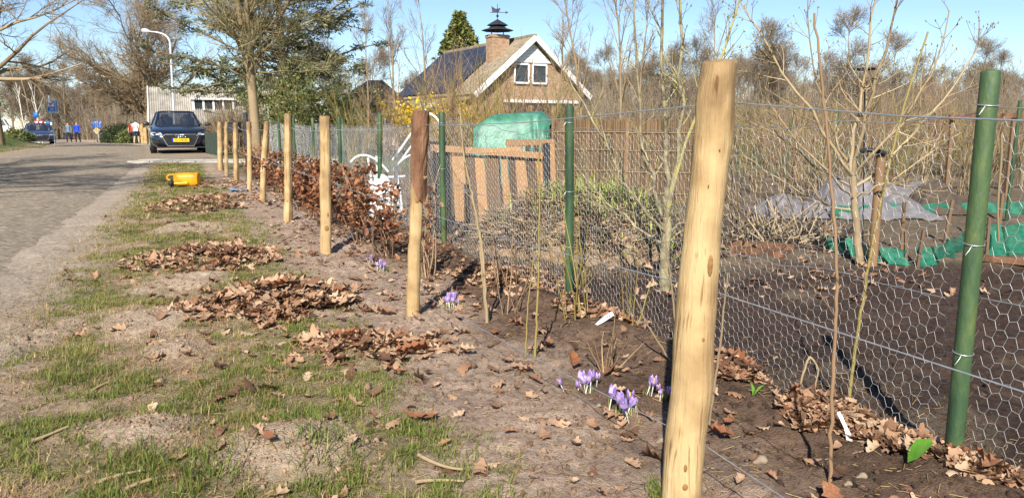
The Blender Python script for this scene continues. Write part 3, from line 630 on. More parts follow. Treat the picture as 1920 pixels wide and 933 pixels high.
# ---------------------------------------------------------------- houses
def house_main():
    fa = at(1001, 68, 52.); ba = at(836, 99, 63.5); zr = fa[2]
    ba[2] = zr; ax = norm((ba - fa) * np.array([1, 1, 0])); Lh = np.linalg.norm((ba - fa)[:2]); sd = np.array([-ax[1], ax[0], 0]);
    if sd[0] < 0: sd = -sd
    W = 4.6; ze = 3.14; z0 = gz(fa[0], fa[1]) - .1
    base = fa.copy(); base[2] = z0
    t = thing('brick_house', 'brick house with white boarded gable, solar panels and a capped chimney', 'house', base)
    up = np.array([0, 0, 1.])
    A = lambda l, s, z: np.array([fa[0], fa[1], 0]) + ax * l + sd * s + up * z
    w = MB(); Wi = W - .45; zw = ze - .1 + .0
    gab = lambda l: [A(l, -Wi, z0), A(l, Wi, z0), A(l, Wi, ze + .2), A(l, 0, zr - .25), A(l, -Wi, ze + .2)]
    w.prism(gab(.25), ax * (Lh - .5)); obj('wall', w, M['brick'], t, smooth=False)
    rf = None
    for sgn in (-1, 1):
        r_ = MB(); n = norm(np.cross(ax, A(0, sgn * W, ze) - A(0, 0, zr))) ; n = n if n[2] > 0 else -n
        r_.prism([A(-.2, 0, zr), A(Lh + .2, 0, zr), A(Lh + .2, sgn * W, ze), A(-.2, sgn * W, ze)], -n * .16)
        # tile courses
        sl = A(0, sgn * W, ze) - A(0, 0, zr)
        for k in range(17):
            q = A(0, 0, zr) + sl * (k + .5) / 17
            r_.bar(q - ax * .2 + n * .015, q + ax * (Lh + .2) + n * .015, .30, .05, rnd=random.random(), up=n + .12 * sl / np.linalg.norm(sl))
        o = obj('roof', r_, M['tile'], t, smooth=False)
        if sgn < 0:
            for r in range(3):
                for c in range(7):
                    a0 = 3.3 + c * 1.42; s0 = .07 + r * .3
                    if a0 + 1.4 > Lh: continue
                    q = [A(0, 0, zr) + sl * s0 + ax * a0, A(0, 0, zr) + sl * s0 + ax * (a0 + 1.412), A(0, 0, zr) + sl * (s0 + .297) + ax * (a0 + 1.412), A(0, 0, zr) + sl * (s0 + .297) + ax * a0]
                    obj('solar_panel', MB().prism([p + n * .12 for p in q], n * .05), M['panel'], o, smooth=False)
            b = MB(); b.bar(A(-.2, 0, zr + .04), A(Lh + .2, 0, zr + .04), .3, .16); obj('ridge', b, M['tile'], o, smooth=False)
    # bargeboards, white boarded gable top, windows on the gable
    for sgn in (-1, 1):
        obj('bargeboard', MB().bar(A(-.27, 0, zr - .1), A(-.27, sgn * W, ze - .1), .08, .34), M['white'], t, smooth=False)
    zb = at(1000, 117, 51.8)[2]
    for k in range(7):
        za = zb + k * (zr - .35 - zb) / 7; zc = zb + (k + 1) * (zr - .35 - zb) / 7 - .012
        wa = (zr - .25 - za) / (zr - ze) * W - .15; wc = max((zr - .25 - zc) / (zr - ze) * W - .15, .02)
        obj('gable_board', MB().prism([A(.16, -wa, za), A(.16, wa, za), A(.16, wc, zc), A(.16, -wc, zc)], ax * .08), M['white'], t, smooth=False)
    pw = lambda px, py: at(px, py, 52.)
    for x0, x1 in ((965, 993), (1001, 1030)):
        p0 = pw(x0, 156); p1 = pw(x1, 121)
        s0 = (p0[0] - fa[0]) / sd[0]; s1 = (p1[0] - fa[0]) / sd[0]; s0 *= .93; s1 *= .93
        obj('window_pane', MB().prism([A(.2, s0, p0[2]), A(.2, s1, p0[2]), A(.2, s1, p1[2]), A(.2, s0, p1[2])], ax * .04), M['glass_dark'], t, smooth=False)
        f_ = MB()
        for a_, b_ in (((s0, p0[2]), (s1, p0[2])), ((s0, p1[2]), (s1, p1[2])), ((s0, p0[2]), (s0, p1[2])), ((s1, p0[2]), (s1, p1[2]))):
            f_.bar(A(.15, *a_), A(.15, *b_), .1, .12)
        obj('window_frame', f_, M['white'], t, smooth=False)
    # lower windows band and white lintel of the ground floor
    obj('lintel', MB().bar(A(.15, -2.2, 2.75), A(.15, 3.9, 2.75), .12, .2), M['white'], t, smooth=False)
    for k in range(3):
        s0 = -1.9 + k * 1.9
        obj('window_pane', MB().box(A(.2, s0 + .8, 1.75), (1.5, .08, 1.5), np.stack([sd, ax, up], 1)), M['glass_dark'], t, smooth=False)
    # chimney
    c = at(933, 112, 53.4); q = np.stack([sd, ax, up], 1); cw = 1.32; ztop = at(933, 66, 53.4)[2]
    ch = obj('chimney', MB().box((c[0], c[1], (ze + ztop) / 2), (cw, .9, ztop - ze), q), M['brick'], t, smooth=False)
    obj('chimney_band', MB().box((c[0], c[1], ztop - .12), (cw + .1, 1.0, .16), q), M['brick'], ch, smooth=False)
    cp = MB()
    for (z, r, h) in ((ztop + .28, 1.1, .3), (ztop + .62, .72, .42)):
        cp.lathe([(r, z), (r * .98, z + .04), (r * .62, z + h * .45), (r * .4 if r > 1 else .02, z + h)], 4 if False else 8, (c[0], c[1], 0))
    for dx in (-.4, .4):
        for dy in (-.3, .3): cp.bar((c[0] + dx, c[1] + dy, ztop - .05), (c[0] + dx, c[1] + dy, ztop + .7), .06, .06)
    obj('chimney_cap', cp, M['metal_dark'], ch, smooth=False)
    wv = MB(); zt = at(935, 8, 53.4)[2]; wv.tubes(np.array([[c[0], c[1], ztop + .9], [c[0], c[1], zt]]), np.array([.03, .02]), 5)
    wv.lathe([(0.01, ztop + 1.15), (.11, ztop + 1.25), (.01, ztop + 1.36)], 8, (c[0], c[1], 0))
    zz = zt - .55
    wv.bar((c[0] - .5, c[1], zz), (c[0] + .55, c[1], zz), .04, .04)
    wv.prism([(c[0] - .35, c[1], zz + .03), (c[0] + .1, c[1], zz + .03), (c[0] + .22, c[1], zz + .3), (c[0] + .05, c[1], zz + .22), (c[0] - .15, c[1], zz + .25), (c[0] - .42, c[1], zz + .42)], (0, .04, 0))
    wv.prism([(c[0] + .55, c[1], zz - .1), (c[0] + .75, c[1], zz), (c[0] + .55, c[1], zz + .1)], (0, .04, 0))
    obj('weathervane', wv, M['metal_dark'], ch, smooth=False)
    # low side wing with white fascia
    wg = A(6.5, -W - 1.3, 0); e = np.array([0, 0, 0])
    obj('side_wing', MB().box(A(6.5, -W - .6, (z0 + 2.5) / 2), (2.6, 11., 2.5 - z0), np.stack([sd, ax, up], 1)), M['brick'], t, smooth=False)
    obj('wing_roof', MB().prism([A(.6, -W + .5, ze - .05), A(12.4, -W + .5, ze - .05), A(12.4, -W - 2.3, 2.5), A(.6, -W - 2.3, 2.5)], (0, 0, -.14)), M['tile'], t, smooth=False)
    obj('fascia', MB().bar(A(.55, -W - 2.36, 2.42), A(12.4, -W - 2.36, 2.42), .06, .3), M['white'], t, smooth=False)
    for k in range(4):
        obj('window_pane', MB().box(A(2. + k * 2.6, -W - 1.93, 1.4), (.08, 1.7, 1.2), np.stack([sd, ax, up], 1)), M['glass_dark'], t, smooth=False)
house_main()

def barn():
    Y = 50.; l = at(286, 163, Y); r = at(420, 163, Y + 1.7); zr = l[2]; z0 = gz(l[0], Y) - .1
    r[2] = zr; ax = norm((r - l) * np.array([1, 1, 0])); L = np.linalg.norm((r - l)[:2]) + 3; fd = np.array([ax[1], -ax[0], 0]); up = np.array([0, 0, 1.])
    if fd[1] > 0: fd = -fd
    A = lambda a, f, z: np.array([l[0], l[1], 0]) + ax * a + fd * f + up * z
    W = 2.6; ze = 1.35
    t = thing('barn', 'low barn with grey corrugated roof, brick gable and white dormer window', 'barn', (l[0], l[1], z0))
    obj('wall', MB().prism([A(.2, W - .3, z0), A(.2, W - .3, ze), A(.2, 0, zr - .15), A(.2, -W + .3, ze), A(.2, -W + .3, z0)], ax * (L - .4)), M['brick'], t, smooth=False)
    for sg in (1, -1):
        rb = MB(); n = 60; sl = A(0, sg * W, ze - .15) - A(0, 0, zr)
        nn = norm(np.cross(ax, sl)); nn = nn if nn[2] > 0 else -nn
        xs = np.linspace(-.25, L + .1, n * 4 + 1); wv = .035 * np.cos(np.arange(n * 4 + 1) * math.pi / 2)
        V = np.concatenate([[A(x, 0, zr) + nn * w for x, w in zip(xs, wv)], [A(x, 0, zr) + sl + nn * w for x, w in zip(xs, wv)], [A(x, 0, zr) - nn * .06 for x in xs], [A(x, 0, zr) + sl - nn * .06 for x in xs]])
        m = len(xs); i = np.arange(m - 1)
        rb.add(V, np.concatenate([np.stack([i, i + 1, m + i + 1, m + i], 1), np.stack([2 * m + i, 3 * m + i, 3 * m + i + 1, 2 * m + i + 1], 1), np.stack([m + i, m + i + 1, 3 * m + i + 1, 3 * m + i], 1)]))
        ro = obj('roof', rb, M['greyroof'], t)
    obj('bargeboard', MB().bar(A(-.3, 0, zr - .03), A(-.3, W, ze - .18), .06, .22), M['white'], t, smooth=False)
    # dormer
    a0, a1 = 2.35, 4.75; f0 = 1.5; zb, zt = 1.95, 2.78
    d = obj('dormer', MB().prism([A(a0, f0, zb - .05), A(a1, f0, zb - .05), A(a1, f0, zt), A(a0, f0, zt)], -fd * 1.2), M['greyroof'], t, smooth=False)
    obj('dormer_roof', MB().box(A((a0 + a1) / 2, f0 - .5, zt + .06), (a1 - a0 + .3, 1.5, .12), np.stack([ax, -fd, up], 1)), M['white'], d, smooth=False)
    for k in range(4):
        x0 = a0 + k * (a1 - a0) / 4; x1 = x0 + (a1 - a0) / 4
        obj('window_pane', MB().box(A((x0 + x1) / 2, f0 + .02, (zb + zt) / 2), (x1 - x0 - .08, .04, zt - zb - .1), np.stack([ax, -fd, up], 1)), M['glass_dark'], d, smooth=False)
        obj('window_bar', MB().box(A(x0, f0 + .05, (zb + zt) / 2), (.12, .08, zt - zb), np.stack([ax, -fd, up], 1)), M['white'], d, smooth=False)
    obj('window_bar', MB().box(A(a1, f0 + .05, (zb + zt) / 2), (.12, .08, zt - zb), np.stack([ax, -fd, up], 1)), M['white'], d, smooth=False)
    obj('window_sill', MB().box(A((a0 + a1) / 2, f0 + .08, zb), (a1 - a0 + .2, .14, .12), np.stack([ax, -fd, up], 1)), M['white'], d, smooth=False)
barn()
def brown_house():
    Y = 44.; c = at(700, 150, Y + 3); zr = c[2]; z0 = gz(c[0], Y) - .1
    t = thing('tiled_house', 'low house with brown tiled hipped roof behind bare shrubs', 'house', (c[0], Y, z0))
    x0 = at(622, 214, Y)[0]; x1 = at(752, 214, Y)[0]; ze = at(690, 196, Y)[2]; y0, y1 = Y - .3, Y + 7
    obj('wall', MB().box(((x0 + x1) / 2, (y0 + y1) / 2, (z0 + ze) / 2), (x1 - x0 - .8, y1 - y0 - .8, ze - z0)), M['brick'], t, smooth=False)
    e = [(x0, y0, ze - .1), (x1, y0, ze - .1), (x1, y1, ze - .1), (x0, y1, ze - .1)]; ra = (c[0] - .4, (y0 + y1) / 2, zr); rb_ = (c[0] + .5, (y0 + y1) / 2, zr)
    r = MB(); r.add([e[0], e[1], rb_, ra], [[0, 1, 2, 3]]); r.add([e[2], e[3], ra, rb_], [[0, 1, 2, 3]]); r.add([e[1], e[2], rb_], [[0, 1, 2]]); r.add([e[3], e[0], ra], [[0, 1, 2]]); r.add(e, [[3, 2, 1, 0]])
    obj('roof', r, M['browntile'], t, smooth=False)
    obj('gutter', MB().bar((x0, y0 - .08, ze - .12), (x1, y0 - .08, ze - .12), .12, .1), M['metal_dark'], t, smooth=False)
    for k, px in enumerate((655, 690, 722)):
        xx = at(px, 220, Y)[0]
        obj('window_pane', MB().box((xx, y0 + .35, 1.35), (.85, .12, .8)), M['glass_dark'], t, smooth=False)
        f_ = MB(); f_.bar((xx - .45, y0 + .28, 1.78), (xx + .45, y0 + .28, 1.78), .08, .12); f_.bar((xx - .45, y0 + .28, .92), (xx + .45, y0 + .28, .92), .08, .12)
        for s in (-.45, 0, .45): f_.bar((xx + s, y0 + .28, .9), (xx + s, y0 + .28, 1.8), .08, .08)
        obj('window_frame', f_, M['white'], t, smooth=False)
brown_house()

# ---------------------------------------------------------------- street lamps, signs
def tube1(mb, pts, r, n=8, rnd=None):
    pts = np.asarray(pts, float); T = norm(np.gradient(pts, axis=0)); u = norm(np.cross(T[0], [.3, .2, 1.]) if abs(T[0][2]) < .9 else np.cross(T[0], [1., .1, 0])); a = np.arange(n) * 2 * math.pi / n
    r = np.broadcast_to(np.asarray(r, float), (len(pts),)); V = []
    for p, t, q in zip(pts, T, r):
        u = norm(u - t * np.dot(u, t)); w = np.cross(t, u)
        V += [p + q * (math.cos(x) * u + math.sin(x) * w) for x in a]
    K = len(pts); Fc = [[k * n + j, k * n + (j + 1) % n, (k + 1) * n + (j + 1) % n, (k + 1) * n + j] for k in range(K - 1) for j in range(n)]
    mb.add(V, Fc, rnd); s0 = np.array(V[:n]); s1 = np.array(V[-n:])
    mb.poly(s0[::-1], rnd); mb.poly(s1, rnd); return mb
def bez(p, n=10):
    p = [np.asarray(q, float) for q in p]; out = []
    for i in range(n + 1):
        t = i / n; q = list(p)
        while len(q) > 1: q = [a * (1 - t) + b * t for a, b in zip(q[:-1], q[1:])]
        out.append(q[0])
    return np.array(out)
for (pxb, Y, pxt, pyt, pxe, lab) in ((327, 44, 318, 66, 266, 'tall pale street lamp behind the parked black car'), (209, 87, 206, 148, 180, 'slim street lamp rising above the clipped hedge'), (181, 104, 177, 164, 149, 'slim street lamp standing behind the blue arrow sign')):
    b = at(pxb, 240, Y); z0 = gz(b[0], Y); top = at(pxt, pyt, Y); e = at(pxe, pyt - 9, Y)
    t = thing('street_lamp', lab, 'street lamp', (b[0], Y, z0))
    k = Y / 44.; lo = np.array([b[0], Y, z0 - .3]); pole = MB(); hx = top - lo
    r = .06 * (1 + .25 * (k - 1))
    neck = bez([top - np.array([0, 0, .5]), top + np.array([0, 0, .1]), top * .6 + e * .4 + np.array([0, 0, .05]), e * .75 + top * .25], 8)
    tube1(pole, np.vstack([lo, lo + hx * .3, neck]), [r * 1.3, r * 1.15] + list(np.linspace(r, r * .6, len(neck))), 8)
    obj('pole', pole, M['lampgrey'], t)
    h = MB(); d = e - neck[-1]; L = np.linalg.norm(d)
    tube1(h, [neck[-1] - d * .15, neck[-1] + d * .1, neck[-1] + d * .5, neck[-1] + d * .95, e + d * .05], np.array([.05, .11, .14, .1, .02]) * (1 + .2 * (k - 1)), 8)
    obj('lamp_head', h, M['lampgrey'], t)
def signpole(px, Y, zt, lab, name='road_sign', r=.035, lean=0.):
    p = onground(px, Y); t = thing(name, lab, 'sign', p)
    obj('pole', MB().tubes(np.array([[p[0] + lean, p[1], p[2] - .2], [p[0], p[1], zt]]), np.array([r, r]), 8, cap=True), M['lampgrey'], t); return t, p
def rect(cx, y, cz, w, h, th=.03): return MB().box((cx, y, cz), (w, th, h), bev=.006)
# end of zone sign on the bank
zs = at(97, 191, 46); tp, p = signpole(97, 46, zs[2] + .35, 'blue end of zone sign with red slash on the grass bank', lean=.12)
cx, cz, y = zs[0], at(97, 199, 46)[2], 46 - .06
pl = obj('sign_plate', rect(cx, y, cz, .54, .66), M['signblue'], tp, smooth=False)
w_ = MB()
for a in ((-.25, 0, .02, .62), (.25, 0, .02, .62), (0, .31, .52, .02), (0, -.31, .52, .02)): w_.box((cx + a[0], y - .02, cz + a[1]), (a[2], .012, a[3]))
obj('border', w_, M['white'], pl, smooth=False)
obj('white_panel', rect(cx - .01, y - .02, cz + .12, .36, .3, .012), M['white'], pl, smooth=False)
obj('black_mark', MB().box((cx - .07, y - .03, cz + .13), (.13, .008, .13)), M['jgrey'], pl, smooth=False)
obj('red_slash', MB().bar((cx - .08, y - .038, cz + .0), (cx + .16, y - .038, cz + .26), .01, .045), M['red'], pl, smooth=False)
for k in range(2): obj('lettering_line', MB().box((cx + .02, y - .02, cz - .14 - k * .08), (.22, .01, .025)), M['white'], pl, smooth=False)
obj('back_plate', rect(cx + .03, y + .12, cz - .04, .6, .76), M['lampgrey'], tp, smooth=False)
# blue arrow sign with the yellow diamond
zs = at(182, 233, 80); tp, p = signpole(183.5, 80, at(182, 225, 80)[2], 'blue board with white lane arrows above a yellow diamond sign', r=.05)
y = 80 - .1; pl = obj('arrow_board', rect(zs[0], y, zs[2], 1.0, .68), M['signblue'], tp, smooth=False)
ar = MB()
for k, (x, bend) in enumerate(((-.3, -.12), (-.1, 0), (.12, 0), (.32, .12))):
    ar.bar((zs[0] + x, y - .03, zs[2] - .28), (zs[0] + x, y - .03, zs[2] + .05), .01, .06); ar.bar((zs[0] + x, y - .03, zs[2] + .03), (zs[0] + x + bend, y - .03, zs[2] + .2), .01, .06)
    ar.prism([(zs[0] + x + bend - .08, y - .035, zs[2] + .15), (zs[0] + x + bend + .08, y - .035, zs[2] + .15), (zs[0] + x + bend * 1.2, y - .035, zs[2] + .29)], (0, .01, 0))
obj('white_arrow', ar, M['white'], pl, smooth=False)
zd = at(182, 245, 80); s = .36
obj('diamond_plate', MB().prism([(zd[0] - s, y, zd[2]), (zd[0], y, zd[2] - s), (zd[0] + s, y, zd[2]), (zd[0], y, zd[2] + s)], (0, .03, 0)), M['white'], tp, smooth=False); s = .24
obj('diamond_centre', MB().prism([(zd[0] - s, y - .02, zd[2]), (zd[0], y - .02, zd[2] - s), (zd[0] + s, y - .02, zd[2]), (zd[0], y - .02, zd[2] + s)], (0, .015, 0)), M['plate'], tp, smooth=False)
# round blue sign, triangular give way signs, low white sign with blue disc behind the dark blue car
zs = at(68, 216, 58); tp, p = signpole(71, 58, zs[2] + .3, 'small round blue sign on a thin pole behind the dark blue car')
obj('sign_plate', MB().lathe([(.001, -.02), (.2, -.02), (.2, .02), (.001, .02)], 20, (zs[0], 58 - .08, zs[2]), 'y'), M['signblue'], tp)
for px, lab in ((69, 'white triangular give way sign with red edge under the round blue sign'), (77, 'white triangular give way sign with red edge right of the round blue sign')):
    zs = at(px, 230, 57.4); tp, p = signpole(px, 57.5, zs[2] + .15, lab); s = .2
    obj('sign_plate', MB().prism([(zs[0], 57.4, zs[2] - s), (zs[0] + s, 57.4, zs[2] + s * .7), (zs[0] - s, 57.4, zs[2] + s * .7)], (0, .03, 0)), M['red'], tp, smooth=False); s = .12
    obj('white_centre', MB().prism([(zs[0], 57.37, zs[2] - s), (zs[0] + s, 57.37, zs[2] + s * .7), (zs[0] - s, 57.37, zs[2] + s * .7)], (0, .03, 0)), M['white'], tp, smooth=False)
zs = at(91, 232, 56); tp, p = signpole(91, 56.1, zs[2], 'low white sign board with a blue disc behind the dark blue car')
pl = obj('sign_plate', rect(zs[0], 56, zs[2], .62, .2), M['white'], tp, smooth=False)
obj('blue_disc', MB().lathe([(.001, -.02), (.14, -.02), (.14, .02), (.001, .02)], 16, (zs[0] + .0, 56 - .05, zs[2] + .04), 'y'), M['signblue'], pl)

# ---------------------------------------------------------------- cars
def text_mesh(s, size, ext=.002):
    c = bpy.data.curves.new('lettering', 'FONT'); c.body = s; c.size = size; c.extrude = ext; c.align_x = 'CENTER'; c.align_y = 'CENTER'
    o = bpy.data.objects.new('tmp', c); COL.objects.link(o); dg = bpy.context.evaluated_depsgraph_get(); dg.update()
    me = bpy.data.meshes.new_from_object(o.evaluated_get(dg)); bpy.data.objects.remove(o); return me
def loft(mb, secs, close_ends=True, m=0, rnd=None):
    secs = [np.asarray(s, float) for s in secs]; n = len(secs[0]); K = len(secs)
    V = np.concatenate(secs); Fc = [[k * n + j, k * n + (j + 1) % n, (k + 1) * n + (j + 1) % n, (k + 1) * n + j] for k in range(K - 1) for j in range(n)]
    mb.add(V, Fc, rnd, m)
    if close_ends: mb.poly(secs[0][::-1], rnd, m); mb.poly(secs[-1], rnd, m)
    return mb
def car(label, loc, rz, paint, L=4.73, front_detail=True, plate=None, name='parked_car', estate=False):
    t = thing(name, label, 'car', loc, local=True, rz=rz); sY = L / 4.73
    ST = [(2.37, .60, .30, .60), (2.30, .76, .24, .69), (2.12, .86, .19, .76), (1.75, .905, .18, .84), (1.3, .92, .18, .90), (.95, .922, .18, .945), (.4, .922, .18, .95), (-.6, .922, .18, .97), (-1.4, .92, .18, .98), (-1.9, .90, .2, .99), (-2.2, .86, .25, .97), (-2.34, .78, .32, .86)]
    body = MB(); secs = []
    for (y, w, zb, zt) in ST:
        h = [(0, zb), (w * .8, zb), (w * .95, zb + .09), (w, zb + .3 * (zt - zb)), (w * 1.0, zb + .6 * (zt - zb)), (w * .965, zt - .07), (w * .88, zt - .015), (w * .6, zt + .012), (0, zt + .03)]
        secs.append([(x, y * sY, z) for x, z in h] + [(-x, y * sY, z) for x, z in h[-2:0:-1]])
    loft(body, secs); bo = obj('body', body, paint, t)
    yr = -2.1 if estate else -1.95
    gl = MB(); bot = [(.70, .98), (.80, .3), (.81, -.6), (.79, -1.5), (.66, yr)]; top = [(.55, .12), (.60, -.2), (.61, -.7), (.59, -1.2 if not estate else -1.6), (.52, -1.3 if not estate else -1.85)]
    bp = [(x, y * sY, .945) for x, y in bot] + [(-x, y * sY, .945) for x, y in bot[::-1]]; tp = [(x, y * sY, 1.40) for x, y in top] + [(-x, y * sY, 1.40) for x, y in top[::-1]]
    loft(gl, [bp, tp], False); obj('windows', gl, M['carglass'], t, smooth=False)
    rf = MB(); loft(rf, [[(x * 1.03, y * 1.0, z - .015) for x, y, z in tp], [(x * 1.02, y, z + .02) for x, y, z in tp], [(x * .8, y * .95 - .02, z + .045) for x, y, z in tp]]); obj('roof', rf, paint, bo)
    for i in (0, 2, 4):
        for sg in (0, 1):
            q = i if sg == 0 else 9 - i
            obj('pillar', MB().bar(np.array(bp[q]), np.array(tp[q]), .06, .05), paint, bo, smooth=False)
    for sx in (-.36, .36):
        st = MB(); st.box((sx, .05, .98), (.46, .16, .5), bev=.05); st.box((sx, .03, 1.24), (.24, .1, .18), bev=.04)
        obj('seat', st, M['black'], t)
    for sx in (-1, 1):
        obj('mirror', MB().box((sx * .99, .78 * sY, .99), (.2, .12, .14), bev=.035), M['metal_dark'], t)
        for wy in (1.42 * sY, -1.4 * sY):
            w = obj('wheel', MB().lathe([(.19, -.1), (.30, -.1), (.325, -.07), (.325, .07), (.30, .1), (.19, .1), (.19, -.1)], 20, (sx * .82, wy, .32), 'x'), M['rubber'], t)
            r_ = MB().lathe([(.001, .06), (.05, .07), (.19, .05), (.2, -.02), (.001, -.02)], 14, (0, 0, 0), 'x'); 
            r_.V = [v * np.array([sx, 1, 1]) + np.array([sx * .86, wy, .32]) for v in r_.V]; obj('rim', r_, M['lampgrey'], w)
    obj('underside', MB().box((0, 0, .26), (1.5, 3.6 * sY, .16)), M['black'], t, smooth=False)
    if front_detail:
        y = 2.37 * sY + .012
        gp_ = [(-.46, .64), (.46, .64), (.55, .56), (.40, .26), (-.40, .26), (-.55, .56)]
        g = obj('grille', MB().prism([(x, y, z) for x, z in gp_], (0, .02, 0)), M['black'], t, smooth=False)
        sl = MB()
        for k in range(6): sl.bar((-.44 + k * .012, y + .024, .30 + k * .05), (.44 - k * .012, y + .024, .30 + k * .05), .012, .008)
        obj('grille_slats', sl, M['metal_dark'], g, smooth=False)
        ch = MB(); q = gp_ + [gp_[0]]
        for a, b in zip(q[:-1], q[1:]): ch.bar((a[0], y + .03, a[1]), (b[0], y + .03, b[1]), .022, .022)
        obj('chrome_frame', ch, M['chrome'], g, smooth=False)
        em = MB()
        for k in range(4):
            a = np.linspace(0, 2 * math.pi, 15); tube1(em, np.stack([-.105 + .07 * k + .046 * np.cos(a), np.full(15, y + .04), .585 + .046 * np.sin(a)], 1), .008, 5)
        obj('ring_emblem', em, M['chrome'], g)
        for sx in (-1, 1):
            V = [(sx * .5, 2.33 * sY, .60), (sx * .80, 2.15 * sY, .585), (sx * .87, 2.0 * sY, .645), (sx * .84, 2.03 * sY, .70), (sx * .55, 2.27 * sY, .685)]
            o_ = np.array([sx * .03, .045, .01]); hl = obj('headlight', MB().prism(np.array(V) + o_ * .2, o_), M['lens'], t, smooth=False)
            obj('lamp_unit', MB().box((sx * .66, 2.27 * sY + .03, .64), (.16, .05, .035)), M['white'] if sx > 0 else M['lampgrey'], hl, smooth=False)
            obj('air_intake', MB().box((sx * .68, 2.31 * sY, .40), (.3, .05, .14), bev=.02), M['black'], t, smooth=False)
        obj('splitter', MB().box((0, 2.3 * sY, .215), (1.5, .2, .03)), M['metal_dark'], t, smooth=False)
        if plate:
            p_ = obj('number_plate', MB().box((0, y + .05, .45), (.52, .012, .115)), M['plate'], t, smooth=False)
            me = text_mesh(plate, .1); me.transform(Matrix.Translation((-.02, y + .058, .45)) @ Matrix.Rotation(math.pi, 4, 'Z') @ Matrix.Rotation(math.pi / 2, 4, 'X')); obj('plate_lettering', me, M['black'], p_)
            obj('blue_band', MB().box((.24, y + .052, .45), (.04, .012, .113)), M['ecblue'], p_, smooth=False)
        obj('wiper', MB().bar((-.5, 1.0, .99), (.1, .93, 1.0), .02, .015), M['black'], t, smooth=False)
    for sx in (-1, 1): obj('tail_light', MB().box((sx * .70, -2.3 * sY, .78), (.34, .1, .14), bev=.03), M['red'], t)
    return t
pc = at(333, 262, 27.6); car('parked black saloon car with yellow number plate beside the road', (pc[0], 27.6, gz(pc[0], 27.6) - .01), math.pi + .45, M['carblack'], plate='G-178-BS')
pc = at(93, 250, 51.); car('parked dark blue car behind the end of zone sign', (pc[0] - 2.6, 54., gz(pc[0] - 2.6, 54.)), math.pi + .60, M['carblue'], L=4.4)
pc = at(-48, 240, 52.); car('parked white estate car with red tail lights beyond the grass bank', (pc[0], 52, gz(pc[0], 52)), math.pi / 2 + .5, M['carwhite'], L=4.4, front_detail=False, estate=True)

# ---------------------------------------------------------------- people
def person(label, px, Y, H, rz, mats, walkp=.2, bare_arm=False, shorts=False):
    x, y, z = onground(px, Y); t = thing('person', label, 'person', (x, y, z), local=True, rz=rz, sc=H / 1.75)
    v = [(0, 0, .93), (0, .0, 1.12), (0, .0, 1.32), (0, -.01, 1.44), (0, .0, 1.52), (0, .02, 1.60), (0, .025, 1.69)]
    r = [(.155, .11), (.15, .105), (.175, .115), (.13, .1), (.055, .055), (.085, .1), (.07, .085)]; e = [(0, 1), (1, 2), (2, 3), (3, 4), (4, 5), (5, 6)]
    for sg in (-1, 1):
        b = len(v); f = walkp * sg
        v += [(sg * .1, 0, .86), (sg * .105, f * .6 + .03, .5), (sg * .11, f - .05, .1), (sg * .12, f + .1, .035)]; r += [(.095, .1), (.065, .068), (.048, .05), (.045, .035)]
        e += [(0, b), (b, b + 1), (b + 1, b + 2), (b + 2, b + 3)]
        a = len(v)
        v += [(sg * .2, 0, 1.4), (sg * .25, -f * .3 - .02, 1.14), (sg * .26, -f * .5 + .08, .92), (sg * .25, -f * .5 + .12, .84)]; r += [(.062, .062), (.05, .05), (.038, .038), (.04, .025)]
        e += [(3, a), (a, a + 1), (a + 1, a + 2), (a + 2, a + 3)]
    me = bpy.data.meshes.new('body'); me.from_pydata(v, e, []); o = bpy.data.objects.new('tmp', me); COL.objects.link(o)
    o.modifiers.new('s', 'SKIN'); ss = o.modifiers.new('u', 'SUBSURF'); ss.levels = 2; ss.render_levels = 2
    for i, sv in enumerate(me.skin_vertices[0].data): sv.radius = r[i]; sv.use_root = (i == 0)
    dg = bpy.context.evaluated_depsgraph_get(); dg.update(); bm_ = bpy.data.meshes.new_from_object(o.evaluated_get(dg)); bpy.data.objects.remove(o)
    for m_ in mats: bm_.materials.append(m_)          # 0 skin 1 top 2 trousers 3 shoes 4 hair
    for p in bm_.polygons:
        c = p.center; arm = abs(c.x) > .19 and c.z < 1.42
        if c.z > 1.66 or (c.z > 1.57 and c.y < -.01): k = 4
        elif c.z > 1.5: k = 0
        elif arm and c.z > .7: k = 0 if (c.z < .9 or (bare_arm and c.z < 1.25)) else 1
        elif c.z > .92: k = 1
        elif c.z > .09: k = 0 if (shorts and c.z < .55) else 2
        else: k = 3
        p.material_index = k; p.use_smooth = True
    obj('body', bm_, None, t)
    f_ = MB(); f_.lathe([(.003, -.02), (.018, 0), (.003, .03)], 6, (0, .115, 1.595)); obj('nose', f_, M['skin'], t)
    return t
person('person in a grey blue jacket walking on the road towards the cars', 127.5, 64.5, 1.72, math.pi + .2, [M['skin'], M['jgrey'], M['navy'], M['darkcloth'], M['hair']], .18)
person('person in a bright blue jacket and black trousers walking on the road', 144, 64.5, 1.75, math.pi, [M['skin'], M['jblue'], M['darkcloth'], M['darkcloth'], M['hair']], .12)
person('person in a white shirt and dark shorts walking away past the hedge', 254.5, 55, 1.72, .1, [M['skin'], M['wshirt'], M['navy'], M['wshirt'], M['brownhair']], .15, True, True)
person('person in dark clothes beside the person in the white shirt', 247, 56.2, 1.6, .2, [M['skin'], M['redcloth'], M['darkcloth'], M['darkcloth'], M['brownhair']], -.15, True)
for px, h in ((266, 1.35), (272, 1.1)):
    p = onground(px, 52); o = obj('gate_post', MB().box((p[0], 52, p[2] + h / 2), (.22, .2, h), bev=.03), M['wood'], smooth=False)
    tag(o, 'short pale wooden gate post beside the person in the white shirt', 'post', 'gate posts past the black car')

